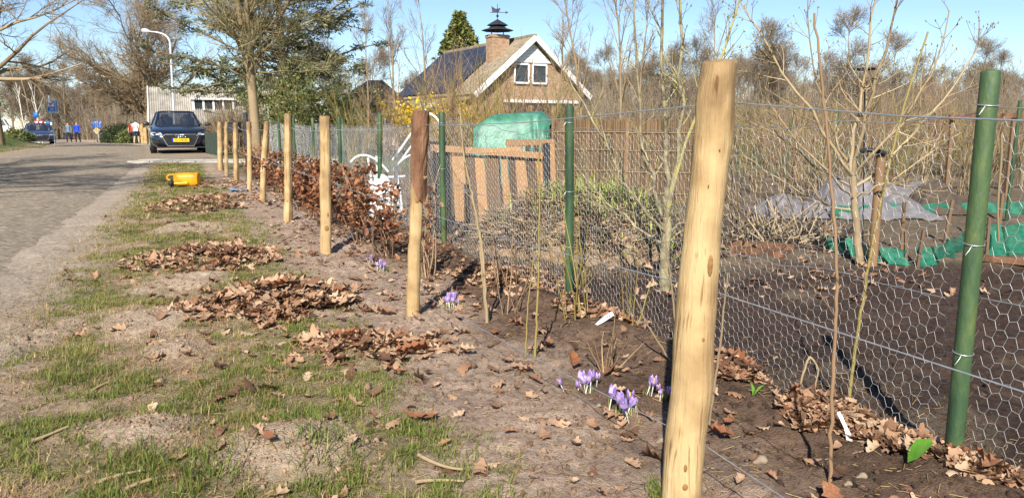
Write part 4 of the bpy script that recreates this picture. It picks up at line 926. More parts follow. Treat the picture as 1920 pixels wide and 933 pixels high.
# ---------------------------------------------------------------- wooden post fence with tension wires
rng = np.random.RandomState(11)
wf = thing('post_and_wire_fence', 'row of peeled wooden posts with thin tension wires along the verge', 'fence', WP[1])
POSTR = [.052, .036, .043, .040, .041, .040, .037, .038, .058]
def wpost(base, top, r, seed, parent, square=False, label=None, k=26, n=16):
    rg = np.random.RandomState(seed); b = np.array([base[0], base[1], base[2] - .12]); t_ = np.asarray(top, float); u = np.linspace(0, 1, k)
    P = b[None] * (1 - u[:, None]) + t_[None] * u[:, None]; P[:, :2] += np.cumsum(rg.randn(k, 2), 0) * .0018
    rr = r * (1.04 - .08 * u) * (1 + .05 * (np.interp(u, np.linspace(0, 1, 8), rg.randn(8))) + .012 * rg.randn(k)); rr[-1] *= .95
    a = np.arange(n) * 2 * math.pi / n; V = []
    lob = 1 + .04 * np.cos(2 * a + rg.rand() * 6) + .03 * np.cos(3 * a + rg.rand() * 6)
    if square: lob = .9 / np.maximum(np.abs(np.cos(a + .4)), np.abs(np.sin(a + .4))) * .95
    for p, q in zip(P, rr): V += [(p[0] + q * l * math.cos(x) * (1 + .014 * rg.randn()), p[1] + q * l * math.sin(x) * (1 + .014 * rg.randn()), p[2] + (rg.randn() * .003)) for x, l in zip(a, lob)]
    tint = np.repeat(.62 + .1 * rg.randn(k) * .5, n)
    tz = np.repeat(u, n) + .03 * rg.randn(n * k); tint = tint - .5 * sstep(.86, .94, tz) - .08 * (fbm(np.tile(a, k) * 1.5, np.repeat(u, n) * 9, 3, seed) - .5) * 2
    mb = MB().add(V, [[i * n + j, i * n + (j + 1) % n, (i + 1) * n + (j + 1) % n, (i + 1) * n + j] for i in range(k - 1) for j in range(n)], tint)
    o = obj('post', mb, M['wood'], parent, label=label)
    ring = np.array(V[-n:]); c = ring.mean(0); inn = c + (ring - c) * .86 + np.array([0, 0, .006])
    obj('post_end', MB().add(np.vstack([ring, inn, c + [0, 0, .007]]), [[j, (j + 1) % n, n + (j + 1) % n, n + j] for j in range(n)]).add(np.vstack([inn, c + [0, 0, .007]]), [[j, (j + 1) % n, n] for j in range(n)]), M['woodend'], o)
    return o, P, rr
WTOPS = []
labs = ['thick peeled round post with drilled insect holes and weathered grey brown top', 'crooked peeled post still wearing rough brown bark on its top third', 'round peeled post with a big oval knot near its foot', 'straight square sawn post with small knots', 'thin post leaning towards the garden', None, None, None, 'darker brown weathered post at the far end of the row']
for i in range(9):
    b = WP[i].copy(); b[2] = gz(b[0], b[1]); tp = at(W_TOP[i][0], W_TOP[i][1], b[1] + (.0 if i else .05)); WTOPS.append(tp)
    o, P, rr = wpost(b, tp, POSTR[i], 200 + i, wf, i in (3, 6), labs[i])
    if i == 1:      # bark sleeve
        n = 18; kk = 9; u = np.linspace(.70, 1.005, kk); V = []
        for j in range(kk):
            pp = np.array([np.interp(u[j], np.linspace(0, 1, 26), P[:, d]) for d in range(3)])
            for a in range(n):
                th = a * 2 * math.pi / n; q = rr[0] * (1.17 + .10 * rng.randn() * .6) * (1.05 if j > 2 else 1)
                z = pp[2] - (.10 * max(0, math.cos(th + .9)) + .02 * rng.rand() if j == 0 else 0)
                V.append((pp[0] + q * math.cos(th) + .008, pp[1] + q * math.sin(th), z))
        mbk = MB().add(V, [[j * n + a, j * n + (a + 1) % n, (j + 1) * n + (a + 1) % n, (j + 1) * n + a] for j in range(kk - 1) for a in range(n)]); mbk.poly(np.array(V[-n:]))
        obj('bark', mbk, M['bark'], o, smooth=False)
        obj('branch_stub', MB().tubes(np.array([[P[17][0], P[17][1], P[17][2]], [P[17][0] + .05, P[17][1] - .02, P[17][2] + .05]]), np.array([.03, .014]), 8, cap=True), M['wood'], o)
    def knot(dx, frac, w, h):
        pp = np.array([np.interp(frac, np.linspace(0, 1, 26), P[:, d]) for d in range(3)]); d = norm(np.array([dx, -1, 0.])); pos = pp + d * (rr[0] * .97)
        sdv = np.array([-d[1], d[0], 0]); V = []; 
        for q, o_ in ((1, 0), (.7, .004), (.35, .002), (.02, .005)): V += [pos + sdv * w * q * math.cos(x) + np.array([0, 0, h * q * math.sin(x)]) + d * o_ for x in np.arange(10) * .6283]
        obj('knot', MB().add(V, [[j * 10 + a, j * 10 + (a + 1) % 10, (j + 1) * 10 + (a + 1) % 10, (j + 1) * 10 + a] for j in range(3) for a in range(10)]), M['knot'], o)
    if i == 0:
        knot(.25, .60, .008, .03); knot(-.1, .14, .008, .01); knot(-.15, .18, .005, .012); knot(.2, .45, .005, .006)
        for fr, dx in ((.83, .1), (.76, -.25)): knot(dx, fr, .002, .0025)
    if i == 2: knot(.3, .27, .018, .024); knot(.6, .36, .008, .02)
    if i == 3: knot(.1, .27, .012, .014)
    if i == 1: knot(.2, .62, .012, .02)
# off-frame post that carries the near wires
dirw = norm(np.array([WP[0][0] - WP[1][0], WP[0][1] - WP[1][1], 0])); pn = WP[0] + dirw * 2.1; pn[2] = gz(pn[0], pn[1])
wpost(pn, pn + np.array([.02, 0, 1.05]), .05, 260, wf)
PB = [pn] + WP; 
for hz, r in (((1.03, 1.115, 1.06, 1.03, 1.04, 1.03, 1.0, 1.0, 1.0, 1.0), .0019), ((.62, .605, .595, .6, .6, .6, .6, .6, .6, .6), .0019), ((.13, .175, .145, .15, .15, .15, .15, .15, .15, .15), .0016)):
    pts = []
    for i in range(10):
        b = PB[i]; tpz = np.array([0, 0, 0.]); 
        if i > 0: fr = hz[i] / max(.3, (WTOPS[i - 1][2] - b[2])); q = b + (WTOPS[i - 1] - b) * min(fr, .97)
        else: q = b + np.array([0, 0, hz[0]])
        q = q + np.array([-.0, -(POSTR[max(i - 1, 0)] + .002), 0]) if False else q + np.array([.87, .49, 0]) * (POSTR[max(i - 1, 0)] * 1.0 + .002)
        if pts:
            a = pts[-1]
            for u_ in (.25, .5, .75): pts.append(a * (1 - u_) + q * u_ - np.array([0, 0, .02 * 4 * u_ * (1 - u_)]) + rng.randn(3) * .003)
        pts.append(q)
    mbw = MB(); tube1(mbw, pts, r * np.clip(np.array([p[1] for p in pts]) / 4.5, 1, 2.2), 6); obj('tension_wire', mbw, M['wire'], wf)
for i in range(8):
    for fr in (.55, .93):
        b = WP[i]; q = b + (WTOPS[i] - b) * fr + np.array([.87, .49, 0]) * POSTR[i]
        obj('staple', MB().box(q, (.012, .012, .02)), M['wire'], wf, smooth=False)

# ---------------------------------------------------------------- green post chicken wire fence
gf = thing('chicken_wire_fence', 'hexagonal wire netting on green steel posts along the allotment', 'fence', GP[1])
gdir = norm(GP[3] - GP[1]); gposts = [GP[0] + (GP[0] - GP[1]) * .95] + GP
for k in range(1, 6): gposts.append(GP[3] + gdir * 2.25 * k)
gposts = [np.array([p[0], p[1], gz(p[0], p[1])]) for p in gposts]
GTOP = [None, (1858, 133), (1068, 198), (828, 210), (712, 215)]
gt = []
for i, p in enumerate(gposts):
    tp = at(*GTOP[i], p[1]) if i < 5 and GTOP[i] else p + np.array([0, 0, 1.2])
    gt.append(tp); r = .0265
    pr = [(r, 0), (r, 1), (r * .9, 1.002), (r * .25, 1.004)]
    u = np.array([-.15, .1, .3, .5, .7, .9, .995, 1.0, 1.003]); rr = np.array([r, r, r, r, r, r, r, r * .93, r * .2])
    o = obj('post', MB().tubes(p[None] * (1 - u[:, None]) + tp[None] * u[:, None], rr, 16), M['greenpost'], gf)
    if 0 < i < 5:
        for fr in (.92, .58, .30):
            q = p + (tp - p) * fr; mbt = MB(); a = np.linspace(0, 2 * math.pi * 1.1, 18)
            tube1(mbt, np.stack([q[0] + (r + .002) * np.cos(a), q[1] + (r + .002) * np.sin(a), q[2] + .004 * np.sin(a)], 1), .0016, 5); tube1(mbt, [q + [-.02, -r, 0], q + [-.035, -r - .01, -.015], q + [-.042, -r - .006, -.03]], .0016, 5)
            obj('tie_wire', mbt, M['wire'], o)
gs = np.concatenate([[0], np.cumsum([np.linalg.norm((gposts[i + 1] - gposts[i])[:2]) for i in range(len(gposts) - 1)])])
pl_x = np.array([p[0] for p in gposts]); pl_y = np.array([p[1] for p in gposts])
toph = np.array([.98 * (t_[2] - p[2]) for t_, p in zip(gt, gposts)])
def netpt(s, h):
    x = np.interp(s, gs, pl_x); y = np.interp(s, gs, pl_y); th = np.interp(s, gs, toph)
    seg = np.searchsorted(gs, s, 'right') - 1; seg = np.clip(seg, 0, len(gs) - 2); u = (s - gs[seg]) / (gs[seg + 1] - gs[seg])
    sag = .05 * 4 * u * (1 - u); hh = h * (1.0 - sag * .9)
    off = .028 + .018 * (fbm(s * 3, h * 3, 3, 41) - .5) * 2 + .01 * (fbm(s * 9, h * 9, 2, 42) - .5)
    tl = np.interp(s, gs, [0.] + [(t_[0] - p[0]) for t_, p in zip(gt[1:], gposts[1:])])
    zb = zg(x, y)
    return np.stack([x + off * .88 + tl * h / 1.15 + .006 * (fbm(s * 6, h * 6, 2, 43) - .5) + .007 * (vnoise(s * 41, h * 41, 45) - .5), y + off * .46, zb - .02 + hh + .03 * (fbm(s * 2.2 + 9, h * 2.2, 2, 44) - .5) * np.minimum(h, .4) + .009 * (vnoise(s * 43 + 7, h * 43, 46) - .5)], -1)
def hexnet(s0, s1, h1, pw, ph, r):
    nc_ = int((s1 - s0) / (pw)); nr_ = int(h1 / ph)
    # flat-top hexagons: twisted sides run along the fence
    E0 = []; E1 = []; a = pw / 3
    I, J = np.meshgrid(np.arange(nc_), np.arange(nr_ * 2 + 1), indexing='ij'); I = I.ravel(); J = J.ravel()
    xs = s0 + I * pw + (J % 2) * pw / 2; h = J * ph / 2
    # node pair: horizontal twisted segment from xs-a/2..xs+a/2 ; diagonals to next row
    A0 = np.stack([xs - a / 2, h], 1); A1 = np.stack([xs + a / 2, h], 1)
    B0 = A1; B1 = np.stack([xs + pw / 2 - a / 2, h + ph / 2], 1); C0 = A0; C1 = np.stack([xs - pw / 2 + a / 2, h + ph / 2], 1)
    ok = h + ph / 2 <= h1 + 1e-6
    S0 = np.concatenate([A0, B0[ok], C0[ok]]); S1 = np.concatenate([A1, B1[ok], C1[ok]]); rad = np.concatenate([np.full(len(A0), r * 1.35), np.full(2 * ok.sum(), r)])
    return S0, S1, rad
for k in range(len(gs) - 1):
    Ym = (pl_y[k] + pl_y[k + 1]) / 2
    if Ym < .2 and False: continue
    h1 = min(toph[k], toph[k + 1]) if True else 1.
    S0, S1, rad = hexnet(gs[k], gs[k + 1] + .02, 1.12, .066, .048, .00062 if Ym < 4 else .00075 if Ym < 7 else .001)
    nm = MB(); nm.segs(netpt(S0[:, 0], S0[:, 1]), netpt(S1[:, 0], S1[:, 1]), rad, n=3)
    obj('netting', nm, M['net'], gf, kind='stuff')
for hh, r in ((1.12, .0017), (.55, .0014), (.02, .0014)):
    ss_ = np.arange(gs[0], gs[-1], .12); mbw = MB(); tube1(mbw, netpt(ss_, np.full(len(ss_), hh)), r * np.clip(np.interp(ss_, gs, pl_y) / 4, 1, 2.), 5); obj('tension_wire', mbw, M['wire'], gf)
# dry tendril on the near green post
p = gposts[1] + (gt[1] - gposts[1]) * .8; mbv = MB(); tube1(mbv, bez([p + [.03, -.03, .06], p + [.045, -.035, -.05], p + [.02, -.04, -.1], p + [.035, -.05, -.2], p + [.045, -.045, -.25]], 14), .0035, 5)
tag(obj('dry_stalk', mbv, M['cane']), 'dry curled stalk tied to the nearest green steel post', 'stalk')

# ---------------------------------------------------------------- leaves on the ground
def leaf_template(seed, curl, n=12):
    rg = np.random.RandomState(seed); t = np.linspace(0, 1, n); w = .215 * np.sin(math.pi * (.04 + .93 * t) ** .85) ** .6 * (1 + .3 * np.cos(2 * math.pi * 3.6 * t + rg.uniform(0, 6))); w[0] = .012; w[1] *= .45; w[-1] = .05
    xs = t - .45; V = []
    for i in range(n):
        bend = curl[1] * (xs[i] ** 2) * 1.2
        for s_ in (-1, 0, 1):
            yy = s_ * w[i] * (1 + .12 * rg.randn()); V.append((xs[i] + (.012 * rg.randn() if s_ else 0), yy + .05 * math.sin(t[i] * 3 + seed), bend + curl[0] * yy * yy * 4 + .022 * rg.randn() * (1 if s_ else .4)))
    Fq = [[i * 3 + s_, (i + 1) * 3 + s_, (i + 1) * 3 + s_ + 1, i * 3 + s_ + 1] for i in range(n - 1) for s_ in (0, 1)]
    return np.array(V), Fq
LT = [leaf_template(300 + i, c) for i, c in enumerate(((.35, .2), (-.3, .35), (.8, -.25), (.2, .6), (-.7, -.3), (.5, .8), (1.1, .3), (-.2, -.6)))]
leaf_me = []
for i, (V, Fq) in enumerate(LT):
    for k in range(3):
        me = MB().add(V, Fq, .15 + .35 * k + .03 * i).mesh('leaf'); me.materials.append(M['leaf']); leaf_me.append(me)
def scatter_leaves(rng, mb, X, Y, zoff, size, tilt):
    N = len(X); Z = zg(X, Y) + zoff; which = rng.randint(len(LT), size=N); Mx = rotm(rng, N, tilt) * (np.asarray(size) * rng.uniform(.6, 1.25, N))[:, None, None]
    pos = np.stack([X, Y, Z], 1); rnd = np.clip(rng.beta(2, 2, N), 0, 1)
    for k, (V, Fq) in enumerate(LT):
        m_ = which == k
        if m_.any(): mb.inst(V, Fq, Mx[m_], pos[m_], rnd[m_])
def leaf_child(rng, parent, x, y, z, size, tilt, nm='leaf'):
    o = bpy.data.objects.new(nm, leaf_me[rng.randint(len(leaf_me))]); COL.objects.link(o)
    R = Matrix(rotm(rng, 1, tilt)[0].tolist()).to_4x4(); s_ = size * rng.uniform(.8, 1.25)
    Mw = Matrix.Translation((x, y, z)) @ R @ Matrix.Scale(s_, 4)
    if parent is not None: o.parent = parent; o.matrix_parent_inverse = Matrix.Translation(-Vector(parent.location))
    o.matrix_basis = Mw; return o
plabs = ['long pile of dry brown oak leaves on the grass past the second sandy mound', 'wide low pile of dry brown oak leaves on the verge between sandy patches', 'largest heap of dry oak leaves beside the bark topped post', 'loose spread of flattened oak leaves on thin grass between heap and wire', 'small leaf pile next to the yellow watering can']
rng = np.random.RandomState(17)
for q, (cx, cy, a, b) in enumerate(PILES):
    t = thing('leaf_pile', plabs[q], 'leaf pile', (cx, cy, gz(cx, cy)), 'leaf piles on the verge')
    n = (800, 950, 1250, 520, 240)[q]; hh = (.10, .07, .10, .022, .07)[q]
    th = rng.uniform(0, 6.28, n); u = rng.rand(n) ** .6 * np.where(rng.rand(n) < .16, 1.6, 1.) * (.7 + .65 * vnoise(th * 1.6, th * 0 + q * 3.3, 77)); X = cx + a * 1.05 * u * np.cos(th); Y = cy + b * 1.15 * u * np.sin(th)
    kp = (fbm(X * 5, Y * 5, 3, 57 + q) > .40) | (rng.rand(n) < .25); X, Y, u = X[kp], Y[kp], u[kp]; n = len(X)
    lump = .35 + 1.3 * fbm(X * 4.5, Y * 4.5, 3, 50 + q)
    top = hh * np.clip(1 - u, 0, 1) ** .7 * lump
    mb = MB(); scatter_leaves(rng, mb, X, Y, top * rng.rand(n) ** .35 + .008, .088 * rng.choice([.45, .8, 1., 1.2], n), .36); obj('leaf_litter', mb, M['leaf'], t, kind='stuff')
    # dark rotting core of the pile so no ground shows through
    for k in range((34, 40, 60, 40, 12)[q]):
        u1 = rng.rand() ** .6; t1 = rng.uniform(0, 6.28); x, y = cx + a * u1 * math.cos(t1), cy + b * u1 * math.sin(t1)
        leaf_child(rng, t, x, y, gz(x, y) + hh * max(0, 1 - u1) ** .7 * (.55 + .9 * float(fbm(np.array([x * 3.5]), np.array([y * 3.5]), 3, 50 + q)[0])) + .022, .115, .4)
mb = MB()
for (cx, cy, a, b), n, hh in zip(BERM, (260, 160, 380, 380, 300, 300), (.03, .025, .04, .06, .05, .03)):
    u = rng.rand(n) ** .5; th = rng.uniform(0, 6.28, n); X = cx + a * u * np.cos(th); Y = cy + b * u * np.sin(th)
    scatter_leaves(rng, mb, X, Y, hh * (1 - u) * rng.rand(n) + .012, .085, .36)
# litter under the beech plants and behind the netting, thin scatter elsewhere
n = 900; Y = rng.uniform(4.5, 14, n); X = fenceX(Y) + rng.normal(.55, .3, n); scatter_leaves(rng, mb, X, Y, .012, .075, .3)
n = 520; Y = rng.uniform(1.9, 8, n); X = fenceX(Y) + rng.uniform(-1.5, 1.0, n); scatter_leaves(rng, mb, X, Y, .01, .07, .25)
n = 420; Y = rng.uniform(4.8, 8.5, n); X = fenceX(Y) + rng.uniform(1.2, 4.5, n); scatter_leaves(rng, mb, X, Y, .012, .085, .4)
o = obj('fallen_leaves', mb, M['leaf'], kind='stuff'); tag(o, 'fallen brown leaves strewn along the foot of the netting and soil', 'leaves')
for k in range(110):
    if k < 60: y = rng.uniform(1.9, 5.0); x = float(fenceX(y)) + rng.uniform(-1.3, .6)
    else: cx, cy, a, b = BERM[rng.randint(1, 5)]; x = cx + a * rng.uniform(-.8, .8); y = cy + b * rng.uniform(-.8, .8)
    o = leaf_child(rng, None, x, y, gz(x, y) + .02 + (.03 if k >= 60 else 0), .095, .28, 'oak_leaf'); tag(o, 'single dry brown oak leaf lying loose on the soil along the fence', 'leaf', 'loose oak leaves on the ground')

# ---------------------------------------------------------------- grass
rng = np.random.RandomState(19)
def blades(X, Y, h, w, rng, lean=.5):
    N = len(X); yaw = rng.uniform(0, 6.28, N); d = np.stack([np.cos(yaw), np.sin(yaw)], 1); s_ = np.stack([-d[:, 1], d[:, 0]], 1); l = lean * np.abs(rng.randn(N)) + .1
    Z = zg(X, Y) - .004; V = np.empty((N, 5, 3)); w = np.broadcast_to(w, (N,))
    for i, (u_, ww) in enumerate(((0, 1), (0, -1), (.5, .8), (.5, -.8), (1, 0))):
        off = h * l * u_ ** 1.7
        V[:, i, 0] = X + d[:, 0] * off + s_[:, 0] * w * ww; V[:, i, 1] = Y + d[:, 1] * off + s_[:, 1] * w * ww; V[:, i, 2] = Z + h * u_ / np.sqrt(1 + l * l * u_)
    b = (np.arange(N) * 5)[:, None]
    return V.reshape(-1, 3), b + np.array([[0, 1, 3]]), b + np.array([[0, 3, 2]]), b + np.array([[2, 3, 4]])
def grass_field(name, n, y0, y1, kx0, kx1, dry, label, mats, h, w, seed):
    rng = np.random.RandomState(seed)
    Y = np.exp(rng.uniform(math.log(y0), math.log(y1), n)); Xa = np.maximum(roadR(Y) + .25, -.8 * Y - .3); X = Xa + rng.rand(n) * (fenceX(Y) - .1 - Xa)
    tuft = fbm(X * 14, Y * 14, 3, 61)
    keep = rng.rand(n) < grassmask(X, Y) * sstep(.40, .58, tuft) if not dry else rng.rand(n) < (.25 + .5 * sstep(.4, .6, fbm(X * 3, Y * 3, 3, 62))) * sstep(.1, .6, X - roadR(Y)) * (1 - efield(SAND, X, Y) * .97) * (1 - sstep(-.8, -.45, X - fenceX(Y)))
    X, Y, tuft = X[keep], Y[keep], tuft[keep]; N = len(X)
    V, a, b, c = blades(X, Y, h * rng.uniform(.5, 1.3, N) * (.6 + .9 * tuft), w * np.maximum(1, Y / 4.5), rng, 1.6 if dry else 1.0)
    r = np.repeat(np.clip(.25 + .5 * fbm(X * 1.5, Y * 1.5, 3, 63) + .18 * rng.randn(N), 0, 1), 5)
    mb = MB(); mb.add(V, np.concatenate([a, b, c]), r); o = obj(name, mb, mats, kind='stuff'); tag(o, label, 'grass')
grass_field('verge_grass', 340000, 1.7, 21, 0, 0, False, 'patchy green grass growing in tufts along the verge', M['grass'], .029, .0014, 1)
grass_field('dry_grass', 90000, 1.7, 21, 0, 0, True, 'flattened straw coloured dead grass between the green tufts', M['drygrass'], .035, .0013, 2)
# coarse tufts: individual clumps
tlab = ['beside the pale split sticks', 'alone at the sandy edge of the road', 'right of the broad sandy mound', 'on the lower edge of the left sandy mound', 'between two leaf piles', 'on top of the left sandy mound', 'behind the broad sandy mound', 'beside the loose flattened leaves', 'at the foot of the thick post', 'between the two sandy mounds']
for k, (px, py, R_, h) in enumerate(((330, 880, .15, .10), (130, 715, .10, .08), (610, 860, .12, .1), (250, 860, .1, .08), (440, 560, .1, .08), (330, 760, .13, .08), (550, 790, .12, .08), (760, 800, .12, .07), (1250, 925, .05, .08), (400, 900, .12, .1))):
    c = gp(px, py); n = 170; rg = np.random.RandomState(400 + k); X = c[0] + rg.randn(n) * R_ * .5; Y = c[1] + rg.randn(n) * R_ * .5
    V, a, b, c2 = blades(X, Y, h * .72 * rg.uniform(.4, 1.3, n), .0017, rg, 1.0); mb = MB().add(V, np.concatenate([a, b, c2]), np.repeat(np.clip(.35 + .2 * rg.randn(n), 0, 1), 5))
    tag(obj('grass_tuft', mb, M['grass'], kind='stuff'), 'taller tuft of green grass ' + tlab[k], 'grass tuft', 'grass tufts on the verge')
# bank across the road
n = 40000; Y = np.exp(rng.uniform(math.log(20), math.log(56), n)); X = roadL(Y) - .1 - rng.rand(n) * np.minimum(14, .75 * Y * .6); k_ = (rng.rand(n) < .85); X, Y = X[k_], Y[k_]; N = len(X)
V, a, b, c = blades(X, Y, .07 * rng.uniform(.5, 1.3, N), 0.009, rng, .9); o = obj('bank_grass', MB().add(V, np.concatenate([a, b, c]), np.repeat(rng.uniform(.1, .7, N), 5)), M['grass'], kind='stuff'); tag(o, 'short green grass covering the bank across the road', 'grass')

# clods, pebbles, straw
rng = np.random.RandomState(23)
ico = bmesh.new(); bmesh.ops.create_icosphere(ico, subdivisions=1, radius=1); IV = np.array([v.co[:] for v in ico.verts]); IF = [[v.index for v in f.verts] for f in ico.faces]; ico.free()
IV = IV * (1 + .25 * np.random.RandomState(2).randn(len(IV), 1))
def clods(n, Xf, size, zo=0.):
    Y = np.exp(rng.uniform(math.log(1.8), math.log(9), n)); X = Xf(Y, n); Mx = rotm(rng, n, 1.) * (size * rng.lognormal(0, .5, n))[:, None, None]; return X, Y, Mx
mb = MB()
X, Y, Mx = clods(5200, lambda Y, n: fenceX(Y) + rng.uniform(-.6, 1.0, n), .0052); s_ = X - fenceX(Y); mb.inst(IV, IF, Mx * np.array([1, 1, .7]), np.stack([X, Y, zg(X, Y)], 1), np.clip(.5 - .42 * sstep(.1, .6, s_) + .1 * rng.randn(len(X)), 0, 1))
X, Y, Mx = clods(2600, lambda Y, n: roadR(Y) + rng.uniform(.1, 1, n) * (fenceX(Y) - roadR(Y)), .004); mb.inst(IV, IF, Mx * np.array([1, 1, .7]), np.stack([X, Y, zg(X, Y)], 1), np.clip(.62 + .1 * rng.randn(len(X)), 0, 1))
X, Y, Mx = clods(2200, lambda Y, n: fenceX(Y) + rng.uniform(1.0, 4.5, n), .008); mb.inst(IV, IF, Mx * np.array([1, 1, .7]), np.stack([X, Y, zg(X, Y)], 1), np.clip(.08 + .08 * rng.randn(len(X)), 0, 1))
for (cx, cy, a_, b_) in SAND:
    n = int(min(900, 900 * a_ * b_ / .08 * (3 / max(cy, 2)) ** 2 * .35)) + 120; uu = np.sqrt(rng.rand(n)); th = rng.uniform(0, 6.28, n); X = cx + a_ * uu * np.cos(th); Y = cy + b_ * uu * np.sin(th)
    mb.inst(IV, IF, rotm(rng, n, 1.) * (.0042 * rng.lognormal(0, .55, n))[:, None, None] * np.array([1, 1, .7]), np.stack([X, Y, zg(X, Y)], 1), np.clip(.7 + .1 * rng.randn(n), 0, 1))
o = obj('soil_crumbs', mb, M['soilclod'], kind='stuff'); tag(o, 'small crumbs and clods of earth on the soil surface', 'soil')
mb = MB(); n = 6000; Y = np.exp(rng.uniform(math.log(1.7), math.log(9), n)); X = roadR(Y) + .1 + rng.rand(n) * (fenceX(Y) + 1.6 - roadR(Y)); yaw = rng.uniform(0, 6.28, n); L = rng.uniform(.01, .05, n); Z = zg(X, Y) + .004
p = np.stack([X, Y, Z], 1); d = np.stack([np.cos(yaw) * L, np.sin(yaw) * L, rng.rand(n) * .012], 1); mb.segs(p - d / 2, p + d / 2, .0011, n=3, rnd=rng.rand(n))
o = obj('straw_bits', mb, M['drygrass'], kind='stuff'); tag(o, 'short bits of straw and twig scattered over verge and soil', 'straw')
for k, (px, py, s_) in enumerate(((1425, 880, .022), (1590, 915, .013), (1340, 745, .012), (1615, 905, .016), (1455, 660, .012), (1240, 815, .016), (1060, 762, .010), (1122, 760, .011), (1515, 795, .012))):
    q = gp(px, py); V = IV * np.array([1, .8, .6]) * s_; bm = bmesh.new(); me0 = MB().add(V, IF).mesh('pebble'); bm.from_mesh(me0); bmesh.ops.subdivide_edges(bm, edges=bm.edges[:], cuts=1, use_grid_fill=True, smooth=.6); bm.to_mesh(me0); bm.free()
    o = obj('pebble', me0, M['stone']); o.location = (q[0], q[1], q[2] + s_ * .3); tag(o, 'small pale pebble on the dark soil by the fence', 'pebble', 'pebbles on the soil')
for k, pts in enumerate((((178, 912), (232, 902), (272, 893)), ((235, 928), (270, 912), (330, 903)), ((785, 860), (830, 880), (870, 885)), ((60, 835), (85, 828), (130, 815)), ((170, 735), (185, 727), (205, 722)), ((780, 905), (810, 895), (870, 905)))):
    P = np.array([gp(*q) + [0, 0, .012] for q in pts]); mb = MB(); tube1(mb, bez(P, 8), np.linspace(.007, .004, 9), 6); tag(obj('stick', mb, M['paletwig']), 'pale dry stick lying on the grass verge', 'stick', 'pale sticks on the verge')
q = gp(1722, 898); V = np.array([[0, 0, 0], [.03, -.028, .012], [.07, -.03, .02], [.098, -.012, .012], [.1, .015, .014], [.07, .03, .026], [.03, .028, .016]]) - [.05, 0, 0]
V = V @ np.array([[.75, 0, .6], [0, 1, 0], [-.55, 0, .75]]); tag(obj('fresh_leaf', MB().poly(V + q + [0, 0, .035]), M['freshleaf']), 'single bright green leaf lying on brown leaves near the green post', 'leaf')

# ---------------------------------------------------------------- crocuses
def crocus(px, py, n, label, h=.085, seed=0, spread=.03):
    rg = np.random.RandomState(500 + seed); c = gp(px, py); t = thing('crocus_clump', label, 'crocus', c, 'crocuses along the fence')
    for k in range(n):
        b = c + np.array([rg.randn() * spread, rg.randn() * spread * .7, 0]); b[2] = gz(b[0], b[1]) - .003; d = norm(np.array([rg.randn() * .25, rg.randn() * .25, 1.])); hh = h * rg.uniform(.55, 1.1)
        tip = b + d * hh * .55; fl = MB()
        st = obj('flower_stem', MB().tubes(np.array([b, (b + tip) / 2, tip]), np.array([.0022, .0022, .003]), 5), M['crocusstem'], t)
        u = norm(np.cross(d, [1, .2, 0])); w = np.cross(d, u); op = rg.uniform(.25, .75)
        for m in range(6):
            a = m * math.pi / 3 + rg.rand() * .3; o_ = u * math.cos(a) + w * math.sin(a); s_ = np.cross(d, o_); Lp = hh * .5
            V = [tip, tip + d * Lp * .45 + o_ * Lp * .26 + s_ * Lp * .17, tip + d * Lp * .45 + o_ * Lp * .26 - s_ * Lp * .17, tip + d * Lp * .85 + o_ * Lp * (.22 + .25 * op) + s_ * Lp * .11, tip + d * Lp * .85 + o_ * Lp * (.22 + .25 * op) - s_ * Lp * .11, tip + d * Lp * 1.05 + o_ * Lp * (.2 + .4 * op)]
            fl.add(V, [[0, 1, 2]], rg.rand()); fl.add(V, [[1, 3, 4, 2]], rg.rand()); fl.add(V, [[3, 5, 4]], rg.rand())
        fo_ = obj('flower', fl, M['petal'], t); obj('stamen', MB().tubes(np.array([tip + d * hh * .1, tip + d * hh * .42]), np.array([.0016, .0022]), 4), M['plate'], fo_)
    lf = MB(); N = n * 4; X = c[0] + rg.randn(N) * spread; Y = c[1] + rg.randn(N) * spread * .7; V, a, b2, c2 = blades(X, Y, h * .6 * rg.uniform(.5, 1.1, N), .0016, rg, .5); lf.add(V, np.concatenate([a, b2, c2]), np.repeat(rg.rand(N), 5)); obj('foliage', lf, M['crocusleaf'], t)
crocus(1096, 733, 8, 'clump of open lilac crocuses with tall stems beside the lowest wire', seed=1, h=.095); crocus(1170, 775, 9, 'largest clump of lilac crocuses with yellow green leaves near the thick post', seed=2, h=.1)
crocus(1212, 740, 2, 'pair of lilac crocuses between the big clump and the thick post', seed=3, spread=.012); crocus(1243, 745, 4, 'small lilac crocuses right against the thick post', .065, seed=4, spread=.02)
crocus(845, 577, 9, 'dense clump of lilac crocuses beside the bark topped post', seed=5, spread=.045); crocus(722, 512, 5, 'pale lilac crocuses between the knotted post and the bark topped post', seed=6, spread=.05); crocus(693, 497, 3, 'few pale crocuses left of the bark topped post', .07, seed=7, spread=.04)
q = gp(1410, 765); tag(obj('sprout', MB().add(*[np.array(v) for v in ([q, q + [-.006, 0, .035], q + [.006, .0, .034], q + [-.012, 0, .06]], [[0, 2, 1], [1, 2, 3]])]).add(np.array([q, q + [.022, 0, .025], q + [.02, 0, .037], q + [.045, 0, .05]]), [[0, 1, 2], [1, 3, 2]]), M['freshleaf']), 'tiny green bulb sprout in dark soil right of the thick post', 'sprout')

